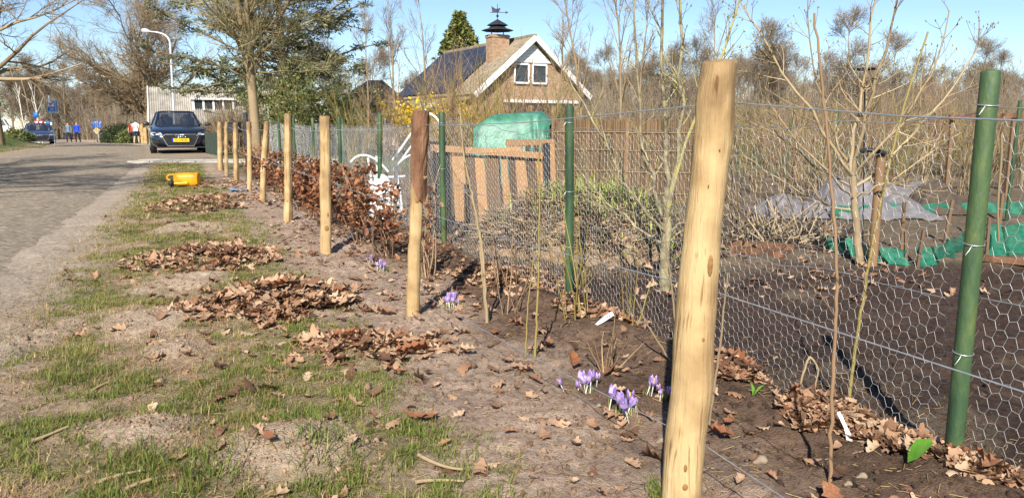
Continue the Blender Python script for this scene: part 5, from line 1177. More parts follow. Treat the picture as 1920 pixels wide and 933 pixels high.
# ---------------------------------------------------------------- saplings, whips, plant labels
def whip(name, label, pts, Y0, r, m, cat='sapling', group=None, side=0, seed=0, dY=0.):
    """pts: pixel path, first on the ground; later points stay in the upright plane at the base depth (+dY drift)"""
    b = gp(*pts[0]); P = [b - [0, 0, .03]]
    for i, q in enumerate(pts[1:]): P.append(at(q[0], q[1], b[1] + dY * (i + 1)))
    P = np.array(P); n = 10 * (len(P) - 1) + 1; u = np.linspace(0, len(P) - 1, n); C = np.stack([np.interp(u, np.arange(len(P)), P[:, d]) for d in range(3)], 1)
    k_ = np.array([.25, .5, .25]); 
    for _ in range(6): C[1:-1] = C[:-2] * .25 + C[1:-1] * .5 + C[2:] * .25
    rg = np.random.RandomState(seed + 900); C[1:-1] += rg.randn(n - 2, 3) * r * .25
    rr = np.linspace(r, r * .45, n) * (1 + .12 * rg.rand(n)); t = thing(name, label, cat, b, group)
    mb = MB(); tube1(mb, C, rr, 7, rnd=.5); obj('stem', mb, m, t)
    if side:
        P2, R2 = kids(rg, C[None], rr[None], side, .25, 1, .16, 38, 12, .5, k=3, wander=.12, up=.05, rmin=.0012); 
        for w_ in range(len(P2)): obj('side_twig', MB().tubes(P2[w_], R2[w_], 4), m, t)
    return t, C
whip('planted_whip', 'long straight brown whip rising from leaves near the nearest green post', [(1557, 912), (1563, 700), (1571, 498), (1552, 260), (1527, 25)], 0, .0062, M['twig'], side=3, seed=1)
whip('planted_whip', 'leaning pale whip with white plant label tied at its foot', [(1585, 775), (1612, 600), (1640, 430), (1685, 230), (1740, 60)], 0, .0065, M['willow'], side=4, seed=2)
whip('planted_whip', 'thin tan stick leaning against the back of the thick post', [(1327, 800), (1350, 650), (1364, 512)], 0, .0055, M['cane'], seed=3)
whip('bent_twig', 'bent pale twig looped over in the leaves behind the thick post', [(1490, 768), (1516, 663), (1536, 690), (1526, 735), (1522, 748)], 0, .0045, M['paletwig'], seed=4)
whip('rose_stem', 'curved brown stem leaning into the left of the thick post', [(1263, 690), (1240, 650), (1212, 605), (1190, 555)], 0, .0055, M['cane'], seed=5)
whip('sapling', 'slender brown sapling rising before the netting left of the thick post', [(1272, 640), (1262, 560), (1246, 440), (1250, 400)], 0, .006, M['cane'], side=4, seed=6)
whip('sapling', 'forked pale sapling planted right of the bark topped post', [(914, 603), (905, 470), (888, 380), (868, 285), (862, 205)], 0, .0085, M['paletwig'], side=5, seed=7)
whip('sapling', 'second pale stem crossing the forked sapling in front of the pallet bin', [(912, 598), (900, 450), (878, 330), (866, 255)], 0, .0065, M['paletwig'], side=3, seed=8)
whip('rose_stem', 'upright yellow green stem standing left of the middle green post', [(1003, 672), (1008, 560), (1012, 400), (1010, 258)], 0, .006, M['willow'], side=8, seed=9)
whip('rose_stem', 'short green stem beside the upright yellow green stem', [(985, 672), (990, 560), (1003, 470)], 0, .004, M['willow'], side=2, seed=10)
for i, (px, py, n, h, sp, lab) in enumerate(((1090, 608, 9, .75, .16, 'multi stemmed yellow green shrub at the foot of the middle green post'), (1135, 700, 10, .3, .35, 'cut back currant bush of short brown stems behind the lilac crocuses'), (960, 590, 5, .45, .2, 'small leafless bush between bark topped post and middle green post'), (1180, 610, 5, .55, .14, 'thin leafless bush before the netting right of the middle green post'), (940, 545, 5, .4, .22, 'low brown bush near the foot of the pallet bin'))):
    st, _ = shrub(600 + i, n, h, sp, .0055, None, branches=3, k=5, wander=.06, l2=.35)
    put_tree('young_shrub', lab, gp(px, py), st, None, M['willow'] if i in (0, 3) else M['twig'], None, cat='shrub')
def tagmark(px0, py0, px1, py1, Y, w, label):
    a = at(px0, py0, Y); b = at(px1, py1, Y - .02); d = norm(b - a); s_ = norm(np.cross(d, [0, 1., 0.]))
    t = thing('plant_label', label, 'label', a); u = np.linspace(0, 1, 7); mb = MB(); V = []
    for k, x in enumerate(u):
        ww = w * (.5 if x < .35 else .8 if x < .55 else 1.); c = a * (1 - x) + b * x + np.array([0, -.012 * math.sin(x * 5), 0]); V += [c - s_ * ww / 2, c + s_ * ww / 2]
    V = np.array(V); mb.add(np.vstack([V, V + [0, .0012, 0]]), [[2 * i, 2 * i + 1, 2 * i + 3, 2 * i + 2] for i in range(6)] + [[14 + 2 * i, 14 + 2 * i + 2, 14 + 2 * i + 3, 14 + 2 * i + 1] for i in range(6)]); p_ = obj('strip', mb, M['white'], t)
    for k in range(3): c = a * (.3 - .07 * k) + b * (.7 + .07 * k) + np.array([0, -.012 * math.sin((.7 + .07 * k) * 5) - .002, 0]); obj('ink_mark', MB().bar(c - s_ * w * .25, c + s_ * w * .22 + d * .004, .0012, .0035), M['darkcloth'], p_, smooth=False)
Yl = gp(1560, 860)[1]; tagmark(1572, 772, 1605, 852, Yl + .1, .022, 'white plastic plant label hanging at the foot of the leaning whip')
Yl = gp(1100, 620)[1]; tagmark(1102, 616, 1150, 588, Yl - .05, .024, 'white plant label with ink marks below the middle green post')
Yl = gp(690, 455)[1]; tagmark(660, 438, 702, 428, Yl, .025, 'white plant label among beech leaves beside the knotted post'); tagmark(655, 425, 658, 443, Yl + .1, .03, 'short white label hanging low in the beech plant by the knotted post')

# beech hedge plants with brown leaves
rng = np.random.RandomState(29)
bY = [5.3, 6.0, 6.7, 7.4, 8.1, 8.9, 9.8, 10.8, 12., 13.4, 15.]
blab = ['before the pallet bin, right of the bark topped post', 'behind the bark topped post', 'between bark topped and knotted post, by the white labels', 'in front of the white bag', 'behind the round knotted post', 'beside the white garden chair', 'behind the square sawn post', 'behind the thin leaning post', 'behind the sixth wooden post', 'behind the seventh wooden post', 'by the dark square post']
for i, y in enumerate(bY):
    x = float(fenceX(y)) + .42 + rng.uniform(-.06, .06); st, _ = shrub(700 + i, 9, .82, .17, .007, None, branches=6, k=5, wander=.1, l2=.4)
    rg = np.random.RandomState(720 + i); n = (90, 320, 520, 680, 760, 760, 660, 600, 560, 500, 450)[i]
    src = st.V[-1]; pos = src[rg.randint(len(src), size=n)] + rg.randn(n, 3) * .03; pos = pos[(pos[:, 2] < .68) & (pos[:, 2] > .04)]
    TVb = np.array([[0, 0, 0], [.3, .26, .1], [.7, .24, .12], [1, 0, -.05], [.7, -.24, .12], [.3, -.26, .1], [.5, 0, 0]]); TFb = [[0, 6, 1], [1, 6, 2], [2, 6, 3], [3, 6, 4], [4, 6, 5], [5, 6, 0]]
    N = len(pos); lf = MB().inst(TVb, TFb, rotm(rg, N, 1.) * (.055 * rg.uniform(.6, 1.3, N))[:, None, None], pos, rg.rand(N))
    put_tree('beech_plant', 'copper leaved young beech plant ' + blab[i], (x, y, gz(x, y)), st, lf, M['twig'], M['beech'], 'beech hedge plants between the fences', cat='hedge plant')

# ---------------------------------------------------------------- fruit trees in the allotment
def fruit(seed, base, stem_top, r, limbs, label, mt, stake=False, twign=9, tl=.32):
    rg = np.random.RandomState(seed); t = thing('fruit_tree', label, 'tree', base); b = np.array(base); s_ = np.asarray(stem_top, float)
    u = np.linspace(0, 1, 9); P = b[None] * (1 - u[:, None]) + s_[None] * u[:, None] + np.concatenate([[[0, 0, -.05]], rg.randn(7, 3) * .006, [[0, 0, 0]]]); obj('trunk', MB().tubes(P, r * np.linspace(1.2, .9, 9), 10, rnd=np.array([.4])), mt, t)
    Ps = []; Rs = []
    for (st, path, rl) in limbs:
        C = bez([P[int(st)]] + [np.asarray(q, float) for q in path], 10); C[1:-1] += rg.randn(9, 3) * .01; Ps.append(C); Rs.append(np.linspace(rl, rl * .3, 11))
    Ps = np.array(Ps); Rs = np.array(Rs); cr = MB().tubes(Ps, Rs, 7, rnd=rg.rand(len(Ps)))
    A, B = kids(rg, Ps, Rs, twign, .25, 1, tl, 42, 12, .5, k=4, wander=.1, up=.06, rmin=.0028); cr.tubes(A, B, 5, rnd=rg.rand(len(A)))
    A2, B2 = kids(rg, A, B, 2, .2, .9, tl * .4, 40, 12, .6, k=3, wander=.12, up=.06, rmin=.0018); cr.tubes(A2, B2, 4, rnd=rg.rand(len(A2)))
    tips = np.concatenate([A[:, -1], A2[:, -1]]); bd = MB().inst(IV * np.array([1, 1, 1.6]), IF, rotm(rg, len(tips), .4) * .0055, tips, rg.rand(len(tips))); obj('crown', cr, mt, t); obj('buds', bd, M['willow'], t, kind='stuff')
    return t
b = gp(1247, 531); Y = b[1]
L = lambda *a: [at(x, y, Y + d) for x, y, d in a]
fruit(41, b, at(1250, 405, Y), .032, [(8, L((1255, 300, 0), (1235, 150, .1), (1245, -60, .1)), .022), (8, L((1275, 330, -.1), (1290, 200, -.1), (1265, 60, -.2), (1275, -80, -.2)), .019), (7, L((1215, 330, .2), (1180, 200, .2), (1190, -40, .3)), .016), (8, L((1300, 180, -.2), (1345, 140, -.25), (1385, 40, -.3), (1400, -60, -.3)), .013), (6, L((1290, 420, .2), (1310, 380, .3), (1330, 300, .3)), .012), (6, L((1200, 400, -.2), (1160, 330, -.2), (1100, 200, -.1), (1060, 130, 0)), .013), (5, L((1180, 420, .3), (1130, 380, .4), (1070, 300, .5)), .012)], 'lichen covered apple tree standing behind the netting left of the thick post', M['appletwig'], twign=14, tl=.36)
b = gp(1612, 490); Y = b[1]
fruit(43, b, at(1600, 330, Y), .027, [(8, L((1610, 250, 0), (1660, 120, 0), (1690, -30, 0)), .019), (8, L((1590, 260, .1), (1640, 100, .1), (1640, -60, .1)), .017), (8, L((1560, 280, -.2), (1500, 180, -.2), (1410, 50, -.2), (1395, 10, -.2)), .015), (7, L((1660, 320, .1), (1740, 230, .2), (1830, 120, .2), (1835, 70, .2)), .014), (7, L((1540, 330, .2), (1470, 250, .3), (1390, 220, .3)), .012), (8, L((1560, 250, .3), (1510, 150, .3), (1515, -20, .3)), .012), (8, L((1670, 260, -.3), (1760, 160, -.3), (1780, 20, -.3)), .013), (6, L((1640, 360, -.2), (1720, 300, -.3), (1800, 250, -.3)), .010), (5, L((1540, 400, .1), (1460, 330, .1), (1390, 290, .1)), .010), (6, L((1570, 340, -.3), (1520, 300, -.3), (1440, 190, -.3)), .011)], 'pale barked fruit tree tied to a stake in the allotment', M['paletwig'], twign=18, tl=.4)
sb = gp(1636, 492); st_ = thing('tree_stake', 'orange brown round stake beside the pale barked fruit tree', 'stake', sb); stp = at(1653, 285, sb[1]); obj('stake', MB().tubes(np.array([sb - [0, 0, .1], (sb + stp) / 2, stp]), np.array([.036, .036, .035]), 12, cap=True), M['plank'], st_)
a0 = at(1612, 285, sb[1] - .02); mbk = MB(); tube1(mbk, bez([a0, at(1630, 276, sb[1] - .06), at(1660, 288, sb[1] - .05)], 8), .017, 6); tag(obj('tree_tie', mbk, M['rubber']), 'black rubber tie holding the fruit tree to its stake', 'tree tie')
rb = gp(1618, 470); t = thing('ring_rod', 'dark rod topped with a black ring standing behind the staked fruit tree', 'plant support', rb); rc = at(1622, 130, rb[1]); obj('rod', MB().tubes(np.array([rb - [0, 0, .05], rc]), np.array([.006, .006]), 6), M['metal_dark'], t); a = np.linspace(0, 2 * math.pi, 25); mbk = MB(); tube1(mbk, np.stack([rc[0] + .085 * np.cos(a), rc[1] + .085 * np.sin(a), np.full(25, rc[2])], 1), .007, 6); obj('ring', mbk, M['black'], t)

# ---------------------------------------------------------------- pallet compost bin, compost heap
Yb = 7.6
def pallet_bin():
    c = at(920, 360, Yb); t = thing('pallet_bin', 'compost bin of upright pallet boards with dark posts behind the netting', 'compost bin', (c[0], Yb, gz(c[0], Yb)))
    P = lambda px, py, Y: at(px, py, Y)
    rg = np.random.RandomState(51)
    def vboard(px0, px1, pt, pb, Y, rnd, dy=0.):
        a0, a1, b0, b1 = P(px0, pt, Y), P(px1, pt, Y), P(px0 + dy, pb, Y), P(px1 + dy, pb, Y)
        mb = MB(); V = np.array([b0, b1, a1, a0]) + rg.randn(4, 3) * .004; mb.prism(V, (0, .022, 0), rnd=rnd); obj('board', mb, M['plank'], t, smooth=False)
    for (x0, x1, rn, pb) in ((845, 870, .9, 415), (872, 890, .15, 425), (889, 908, .95, 425), (908, 934, .3, 425), (938, 950, .85, 400), (951, 968, .1, 390), (965, 984, .85, 380), (986, 1003, .15, 370), (1003, 1016, .8, 370)):
        vboard(x0, x1, 292, pb, Yb, rn, 9)
    for (x0, y0, x1, y1, h, rn) in ((800, 276, 1018, 292, .062, .75), (900, 283, 978, 279, .045, .95)):
        a, b_ = P(x0, y0, Yb - .04), P(x1, y1, Yb - .03); obj('top_rail', MB().bar(a, b_, .024, h, rnd=rn), M['plank'], t, smooth=False)
    a, b_ = P(862, 428, Yb - .03), P(925, 424, Yb - .03); obj('bottom_rail', MB().bar(a, b_, .03, .06, rnd=.2), M['plank'], t, smooth=False)
    for (x0, pt, pb, w, mt) in ((838, 276, 470, .045, 'black'), (934, 290, 410, .03, 'black'), (1024, 268, 430, .07, 'black'), (1035, 270, 350, .05, 'plank')):
        a, b_ = P(x0, pt, Yb + .03), P(x0 + (6 if x0 < 1000 else 2), pb, Yb + .03); obj('post', MB().bar(b_, a, w, w, rnd=.8), M[mt], t, smooth=False)
    a, b_ = P(948, 268, Yb + .9), P(1040, 268, Yb + .9); obj('back_rail', MB().bar(a, b_, .05, .08, rnd=.6), M['plank'], t, smooth=False); 
    for k in range(5): q = P(960 + k * 15, 272, Yb + .88); obj('back_board', MB().box(q - [0, 0, .35], (.06, .02, .7), rnd=rg.rand() * .5), M['plank'], t, smooth=False)
    # side pallet running back on the left
    for k in range(7):
        Y = Yb - .35 + k * .18; q = P(800 + k * 5, 285, Y); obj('side_board', MB().box((q[0], Y, q[2] - .4), (.022, .1, .8), rnd=rg.rand() * .6), M['plank'], t, smooth=False)
    q0 = P(790, 272, Yb - .4); q1 = P(836, 272, Yb + .85); obj('side_rail', MB().bar(q0, q1, .02, .07, rnd=.5), M['plank'], t, smooth=False)
pallet_bin()
hc = gp(1090, 470); hx, hy = hc[0], 6.6
t = thing('compost_heap', 'heap of withered stalks, brown litter and green leek leaves beside the pallet bin', 'compost heap', (hx, hy, gz(hx, hy)))
n = 44; ax_ = np.linspace(-1, 1, n); HX, HY = np.meshgrid(hx + .95 * ax_, hy + .8 * ax_); rr_ = np.sqrt(((HX - hx) / .95) ** 2 + ((HY - hy) / .8) ** 2)
HZ0 = lambda X, Y: .5 * np.clip(1 - ((X - hx) / .95) ** 2 - ((Y - hy) / .8) ** 2, 0, 1) ** .8 * (.7 + .6 * fbm(X * 3, Y * 3, 3, 71)) + .05 * (fbm(X * 14, Y * 14, 2, 72) - .5)
HZ = zg(HX.ravel(), HY.ravel()).reshape(HX.shape) + HZ0(HX, HY) - .02 - .05 * (rr_ > 1); ii = np.arange(n - 1)[:, None] * n + np.arange(n - 1)[None, :]
obj('mound', MB().add(np.stack([HX, HY, HZ], -1).reshape(-1, 3), np.stack([ii, ii + 1, ii + n + 1, ii + n], -1).reshape(-1, 4)), M['compost'], t)
rng = np.random.RandomState(53); N = 2600; u = np.sqrt(rng.rand(N)); th = rng.uniform(0, 6.28, N); X = hx + .92 * u * np.cos(th); Y = hy + .78 * u * np.sin(th); Z = zg(X, Y) + HZ0(X, Y) + .01; L = rng.uniform(.05, .3, N); yaw = rng.uniform(0, 6.28, N); el = rng.normal(.1, .35, N)
d = np.stack([np.cos(yaw) * np.cos(el), np.sin(yaw) * np.cos(el), np.abs(np.sin(el))], 1) * L[:, None]; p = np.stack([X, Y, Z], 1); P = np.stack([p - d * .3, p + d * .2 + [0, 0, .015], p + d * .7], 1); obj('withered_stalks', MB().tubes(P, np.full((N, 3), .0035), 3, rnd=rng.rand(N)), M['cane'], t, kind='stuff')
N = 900; X = hx + .25 + .45 * rng.randn(N) * .7; Y = hy - .1 + .4 * rng.randn(N) * .6; V, a, b_, c_ = blades(X, Y, rng.uniform(.08, .26, N), .006, rng, 1.6); V[:, 2] += np.repeat(np.maximum(HZ0(X, Y), 0), 5) ; obj('green_leaves', MB().add(V, np.concatenate([a, b_, c_]), np.repeat(rng.rand(N), 5)), M['crocusleaf'], t, kind='stuff')
mb = MB(); N = 420; u = np.sqrt(rng.rand(N)); th = rng.uniform(0, 6.28, N); X = hx + .9 * u * np.cos(th); Y = hy + .75 * u * np.sin(th); scatter_leaves(rng, mb, X, Y, HZ0(X, Y) + .015, .09, .6); obj('leaf_litter', mb, M['leaf'], t, kind='stuff')

# ---------------------------------------------------------------- tarp, reed screens, canes, fleece, nets
def tarp():
    Y = 14.; p = lambda x, y, d=0.: at(x, y, Y + d)
    t = thing('tarpaulin_tent', 'green tarpaulin draped over a low frame behind the pallet bin', 'tarpaulin', onground(960, Y))
    front = [p(888, 240), p(915, 222), p(990, 217), p(1010, 216), p(1030, 236)]; gzv_ = gz(p(960, 250)[0], Y)
    n = 24; U = np.linspace(0, 1, n); k = len(front) - 1
    top = np.array([[np.interp(u_ * k, range(k + 1), [f[d] for f in front]) for d in range(3)] for u_ in U]); rows_ = []
    for j, v in enumerate(np.linspace(0, 1, 12)):
        r_ = top.copy(); r_[:, 2] = top[:, 2] * (1 - v) + (gzv_ - .05) * v; r_[:, 1] = Y - .25 * math.sin(v * 1.6) + .05 * np.sin(U * 40 + v * 3) * v + .16 * (fbm(U * 7 + v * 2, v * 6 + U * 2, 3, 7) - .5); r_[:, 0] += .03 * (U - .5) * v + .02 * np.sin(v * 9 + U * 20) * v; rows_.append(r_)
    back = [top + [0.05, .15, .05], top + [.1, .6, .08], top + [.15, 1.0, -.1], np.stack([top[:, 0] + .15, top[:, 1] + 1.05, np.full(n, gzv_)], 1)]
    R_ = rows_[::-1] + back; V = np.concatenate(R_); K = len(R_); ii = np.arange(K - 1)[:, None] * n + np.arange(n - 1)[None, :]
    obj('sheet', MB().add(V, np.stack([ii, ii + 1, ii + n + 1, ii + n], -1).reshape(-1, 4)), M['tarp'], t)
    obj('frame', MB().tubes(np.array([p(900, 250, .3), p(960, 226, .4), p(1020, 250, .3)]), np.full(3, .02), 6), M['plank'], t)
tarp()
rng = np.random.RandomState(57)
for q, (x0, x1, Y) in enumerate(((1038, 1175, 11.2), (1178, 1318, 10.8))):
    a = at(x0, 222, Y); b_ = at(x1, 220, Y - .2); z0 = gz(a[0], Y) - .03; t = thing('reed_screen', ('woven tan reed screen panel between the tarpaulin and the apple tree', 'woven tan reed screen panel behind the apple tree trunk, ending at the thick post')[q], 'screen', (a[0], Y, z0), 'reed screens behind the apple tree')
    n = 190; u = np.linspace(0, 1, n); P = a[None] * (1 - u[:, None]) + b_[None] * u[:, None]; P[:, 1] += rng.randn(n) * .008; top = P.copy(); top[:, 2] += rng.randn(n) * .02 - .03; bot = P.copy(); bot[:, 2] = z0; mid = (top + bot) / 2 + rng.randn(n, 3) * .006
    obj('reeds', MB().tubes(np.stack([bot, mid, top], 1), np.full((n, 3), .0038), 4, rnd=rng.rand(n)), M['reed'], t, kind='stuff')
    for h in (.15, .45, .75, 1.0):
        obj('binding', MB().bar([a[0], a[1] - .02, z0 + h], [b_[0], b_[1] - .02, z0 + h], .01, .012), M['twig'], t, smooth=False)
    for p_ in (a, b_): obj('post', MB().tubes(np.array([[p_[0], p_[1] + .05, z0 - .2], [p_[0], p_[1] + .05, p_[2]]]), np.array([.03, .03]), 8, cap=True), M['plank'], t)
# raspberry cane clumps
for i, px in enumerate(np.linspace(1385, 1935, 15)):
    Y = rng.uniform(10.5, 13.5); st, _ = shrub(800 + i, 22, rng.uniform(1.0, 1.5), .16, .0075, None, branches=4, k=5, wander=.09, l2=.4); v = st.V[0]; 
    loc = onground(px + rng.uniform(-8, 8), Y); st.V = [w * np.array([3.0, 2., 1]) if False else w for w in st.V]
    put_tree('raspberry_canes', 'clump of upright dry raspberry canes behind the fleece and nets', loc, st, None, M['cane'], None, 'raspberry canes', cat='canes')
for i, px in enumerate(np.linspace(1400, 1930, 12)):
    Y = rng.uniform(14.5, 20); st, _ = shrub(840 + i, 26, rng.uniform(1.5, 2.4), .34, .011, None, branches=10, k=5, wander=.15, l2=.5)
    put_tree('bare_bush', 'leafless brown bush growing behind the raspberry canes', onground(px, Y), st, None, M['willow'] if i % 3 == 0 else M['twig'], None, 'bushes behind the raspberry canes', cat='bush')
a, b_ = at(1780, 220, 11.5), at(1990, 214, 11.5); t = thing('cane_rail', 'brown wooden rail on stakes above the raspberry canes', 'rail', onground(1790, 11.5)); obj('rail', MB().bar(a, b_, .04, .07, rnd=.3), M['bark'], t, smooth=False)
for px in (1785, 1900): q = onground(px, 11.55); obj('stake', MB().bar((q[0], 11.56, q[2] - .1), (q[0], 11.56, a[2] + .02), .05, .05, rnd=.4), M['plank'], t, smooth=False)
# fleece covered rows: draped sheets
def drape(name, label, px, Y, wx, wy, h, mt, seed, cat, peaks=None):
    c = at(px, 300, Y); n = 40; a = np.linspace(-1, 1, n); X, Yg = np.meshgrid(c[0] + wx * a, Y + wy * a); u = (X - c[0]) / wx; v = (Yg - Y) / wy
    if peaks is None: z = h * np.clip(1 - np.abs(v) ** 1.6, 0, 1) * np.clip(1 - np.abs(u) ** 3, 0, 1)
    else:
        z = np.zeros_like(X)
        for (pu, ph, pw) in peaks: z = np.maximum(z, ph * np.clip(1 - (np.abs(u - pu) / pw) ** 1.3, 0, 1) * np.clip(1 - np.abs(v) ** 1.6, 0, 1))
    z = z * (.6 + .8 * fbm(X * 4, Yg * 4, 3, seed)) + .07 * np.abs(fbm(X * 9 + Yg * 3, Yg * 8 - X * 2, 3, seed + 1) - .5)
    Z = zg(X.ravel(), Yg.ravel()).reshape(X.shape) + z + .01; ii = np.arange(n - 1)[:, None] * n + np.arange(n - 1)[None, :]
    t = thing(name, label, cat, (c[0], Y, gz(c[0], Y))); obj('sheet', MB().add(np.stack([X, Yg, Z], -1).reshape(-1, 3), np.stack([ii, ii + 1, ii + n + 1, ii + n], -1).reshape(-1, 4)), mt, t)
    for s_ in (-.6, .1, .7): q = c[0] + wx * s_; aa = np.linspace(0, math.pi, 9); mb = MB(); tube1(mb, np.stack([np.full(9, q), Y + .6 * wy * np.cos(aa), gz(q, Y) + .12 * np.sin(aa)], 1), .006, 5); obj('hoop', mb, M['metal_dark'], t)
drape('garden_fleece', 'pale grey garden fleece draped in peaks over vegetable rows', 1570, 9.2, 1.05, .55, .3, M['fleece'], 81, 'fleece', [(-.55, .2, .5), (.02, .46, .3), (.3, .36, .42), (.75, .22, .35)])
drape('garden_fleece', 'low flat strip of grey fleece on the bed beside the peaked fleece', 1690, 10.2, .7, .4, .3, M['fleece'], 84, 'fleece')
drape('covered_mound', 'dark netted mound of earth right of the fleece', 1755, 9.4, .34, .35, .34, M['darkcover'], 87, 'mound')
# green net strips on small stakes
def netstrip(label, pts, h):
    base = [gp(*p) for p in pts]; t = thing('green_net', label, 'net', base[0], 'green nets around the vegetable bed'); n = 18; V = []
    K = len(base) - 1
    for u_ in np.linspace(0, K, n * K):
        i = min(int(u_), K - 1); q = base[i] * (1 - u_ + i) + base[i + 1] * (u_ - i); f = float(fbm(np.array([q[0] * 6]), np.array([q[1] * 6]), 2, 91)[0])
        for v in (0, .35, .7, 1.): V.append(q + [.03 * math.sin(u_ * 9 + v * 4), .05 * (f - .5) + .03 * math.cos(u_ * 14 + v * 5), v * h * (.8 + .4 * f)])
    m_ = n * K; ii = np.arange(m_ - 1)[:, None] * 4 + np.arange(3)[None, :]; obj('mesh_sheet', MB().add(V, np.stack([ii, ii + 4, ii + 5, ii + 1], -1).reshape(-1, 4)), M['greennet'], t)
    for q in (base[0], base[-1]): obj('stake', MB().bar(q - [0, 0, .05], q + [rng.randn() * .02, 0, min(h * 1.3 + .1, .34)], .02, .018, rnd=.3), M['plank'], t, smooth=False)
netstrip('low green net along the near edge of the vegetable bed', [(1545, 470), (1590, 478), (1640, 488), (1700, 490)], .13); netstrip('green net turning the corner of the vegetable bed', [(1720, 492), (1760, 490), (1800, 474), (1822, 455)], .15); netstrip('long green net along the far edge of the vegetable bed', [(1560, 412), (1640, 408), (1720, 405), (1800, 402), (1880, 402), (1960, 402)], .16); netstrip('bunched green net right of the nearest green post', [(1850, 482), (1890, 478), (1940, 474)], .26)
# stakes and straw stalks around the bed
for k, (px, py, h) in enumerate(((1690, 470, .42), (1770, 455, .4), (1395, 440, .3), (1815, 440, .4), (1870, 455, .45))):
    q = gp(px, py); tag(obj('garden_stake', MB().bar(q - [0, 0, .05], q + [rng.randn() * .05, 0, h], .024, .02, rnd=.35), M['plank'], smooth=False), 'short weathered wooden stake in the vegetable bed', 'stake', 'stakes in the vegetable beds')
for i, (px, py, n, lab) in enumerate(((1400, 455, 60, 'heap of straw coloured broken stalks behind the dark soil bed'), (1500, 450, 60, 'straw coloured stalks leaning before the grey fleece'), (1445, 430, 40, 'dry corn stubble standing left of the grey fleece'))):
    c = gp(px, py); rg = np.random.RandomState(860 + i); X = c[0] + rg.randn(n) * .25; Y = c[1] + rg.randn(n) * .2; p = np.stack([X, Y, zg(X, Y)], 1); d = norm(np.stack([rg.randn(n), rg.randn(n), np.abs(rg.randn(n)) * .7 + (1. if i == 2 else .1)], 1)) * rg.uniform(.15, .5, n)[:, None]; P = np.stack([p, p + d * .5 + [0, 0, .01], p + d], 1)
    t = thing('dry_stalks', lab, 'stalks', c); obj('stalks', MB().tubes(P, np.full((n, 3), .006), 5, rnd=rg.rand(n)), M['cane'], t, kind='stuff')
for k, ((x0, y0), (x1, y1)) in enumerate((((1372, 462), (1490, 472)), ((1372, 474), (1470, 484)), ((1840, 487), (1960, 492)))):
    a, b_ = gp(x0, y0) + [0, 0, .03], gp(x1, y1) + [0, 0, .03]; tag(obj('edging_board', MB().bar(a, b_, .07, .05, rnd=.2), M['bark'], smooth=False), 'reddish brown edging board lying at the back of the dark soil bed', 'board', 'edging boards of the soil bed')
for k, (px, Y, h) in enumerate(((1905, 8.6, 1.35), (1480, 13.5, 1.2), (640, 11.5, 1.2), (1570, 13., 1.3))):
    q = onground(px, Y); tag(obj('garden_post', MB().tubes(np.array([[q[0], Y, q[2] - .1], [q[0] + .02, Y, q[2] + h]]), np.array([.02, .02]), 8, cap=True), M['greenpost']), 'thin dark green post standing deeper in the allotments', 'post', 'thin green posts in the allotments')

# ---------------------------------------------------------------- white chair frame and bag, watering can, dark fence by the car
Yc = 9.7; t = thing('garden_chair', 'white tubular garden chair tipped behind the beech plants', 'chair', onground(740, Yc)); q = lambda x, y, d=0.: at(x, y, Yc + d)
for nm, pts in (('back_tube', [q(736, 300), q(790, 226), q(798, 205)]), ('back_tube', [q(748, 306, .1), q(797, 240, .1), q(805, 215, .1)]), ('arm', [q(658, 304), q(672, 283), q(700, 286), q(728, 322)]), ('leg', [q(690, 296), q(698, 340), q(702, 400)]), ('leg', [q(706, 292, .1), q(709, 340, .1), q(712, 398, .1)]), ('arm', [q(738, 318), q(760, 286), q(790, 288)]), ('leg', [q(740, 316), q(752, 350), q(754, 402)]), ('hoop', [q(800, 211, .2), q(840, 222, .2), q(833, 272, .2), q(812, 300, .2)]), ('seat_rail', [q(700, 330), q(730, 334), q(760, 330)])):
    mb = MB(); tube1(mb, bez(pts, 12), .0145, 8); obj(nm, mb, M['white'], t)
bc = gp(718, 412); bm = bmesh.new(); bmesh.ops.create_icosphere(bm, subdivisions=4, radius=1.)
for v in bm.verts:
    f = float(fbm(np.array([v.co.x * 2.2 + v.co.z * 2.7]), np.array([v.co.y * 2.2 - v.co.z * 1.9]), 4, 95)[0]); v.co *= .72 + .75 * abs(f - .5) * 2; v.co.x *= .19; v.co.y *= .15; v.co.z = v.co.z * .27 + .24
me = bpy.data.meshes.new('bag'); bm.to_mesh(me); bm.free(); o = obj('plastic_bag', me, M['plasticbag']); o.location = bc; tag(o, 'crumpled white plastic bag under the white garden chair', 'bag')
# watering can lying on its side
w0 = gp(345, 350); t = thing('watering_can', 'yellow plastic watering can with black rose lying on the grass', 'watering can', w0, local=True, rz=.08); kx = w0[1] / F
mb = MB(); secs = []
for x, ry_, rz_ in ((-.20, .085, .09), (-.195, .1, .105), (-.12, .105, .115), (.10, .108, .12), (.195, .112, .122), (.205, .1, .11)):
    secs.append([(x + .06, ry_ * math.copysign(abs(math.cos(a)) ** .7, math.cos(a)), .125 + rz_ * math.copysign(abs(math.sin(a)) ** .7, math.sin(a))) for a in np.arange(20) * .31416])
loft(mb, secs); obj('tank', mb, M['cany'], t)
mb = MB(); tube1(mb, bez([(-.1, -.02, .2), (-.26, -.02, .24), (-.32, -.02, .17), (-.28, -.02, .1), (-.13, -.02, .09)], 14), .016, 8); obj('handle', mb, M['cany'], t)
mb = MB(); tube1(mb, [(.1, -.1, .07), (-.02, -.14, .06), (-.15, -.16, .065)], [.04, .03, .022], 10); obj('spout', mb, M['cany'], t)
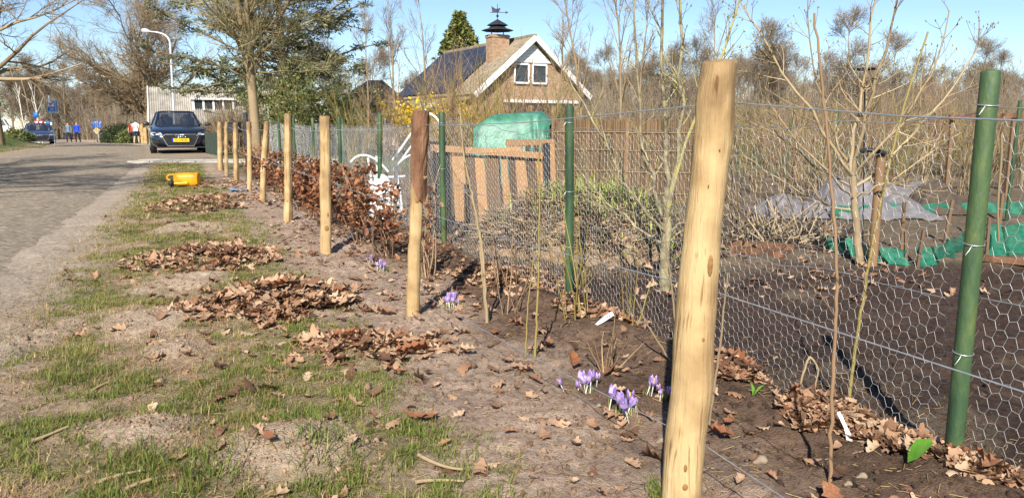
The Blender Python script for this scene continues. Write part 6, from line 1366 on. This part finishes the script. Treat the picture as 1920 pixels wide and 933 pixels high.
mb = MB().lathe([(.02, -.035), (.05, -.02), (.062, .01), (.05, .045), (.02, .058), (.001, .06)], 14, (0, 0, 0)); mb.V = [v @ np.array([[0, 0, -1], [0, 1, 0], [1, 0, 0]]) + np.array([-.165, -.165, .068]) for v in mb.V]; obj('rose', mb, M['black'], t)
q = gp(450, 359); mb = MB(); n = 12; a = np.linspace(-1, 1, n); X, Yg = np.meshgrid(a * .16, a * .1); Z = .03 + .05 * fbm(X * 14 + 3, Yg * 14, 3, 97); ii = np.arange(n - 1)[:, None] * n + np.arange(n - 1)[None, :]; mb.add(np.stack([X + q[0], Yg + q[1], Z + q[2] - .02], -1).reshape(-1, 3), np.stack([ii, ii + 1, ii + n + 1, ii + n], -1).reshape(-1, 4)); tag(obj('plastic_scrap', mb, M['bluebit']), 'scrap of blue plastic on the ground near the fence posts', 'plastic scrap')
a, b_ = onground(384, 25.5), onground(412, 24); t = thing('slat_fence', 'dark green slatted fence beside the parked black car', 'fence', a); A_ = np.array(a); B_ = np.array(b_)
for k in range(14): p_ = A_ + (B_ - A_) * (k + .5) / 14; obj('slat', MB().box((p_[0], p_[1], p_[2] + .35), (.07, .02, .7)), M['darkgreen'], t, smooth=False)
for h in (.15, .58): obj('rail', MB().bar(A_ + [0, .03, h], B_ + [0, .03, h], .03, .06), M['darkgreen'], t, smooth=False)
q = onground(461, 15.2); t = thing('dark_post', 'dark square post standing among the far wooden posts', 'post', q); obj('post', MB().box((q[0], q[1], q[2] + .62), (.075, .075, 1.35), bev=.008), M['metal_dark'], t, smooth=False)
q = onground(437, 19.); t = thing('letter_box', 'small dark box on a post behind the far wooden posts', 'box', q); obj('post', MB().bar((q[0], q[1], q[2] - .1), (q[0], q[1], q[2] + .85), .06, .06), M['bark'], t, smooth=False); obj('box', MB().box((q[0], q[1], q[2] + .95), (.32, .25, .24), bev=.01), M['metal_dark'], t, smooth=False); obj('lid', MB().box((q[0], q[1], q[2] + 1.09), (.38, .32, .03), bev=.005), M['metal_dark'], t, smooth=False)
for o in list(bpy.data.objects):
    if o.get('_local') is not None: del o['_local']
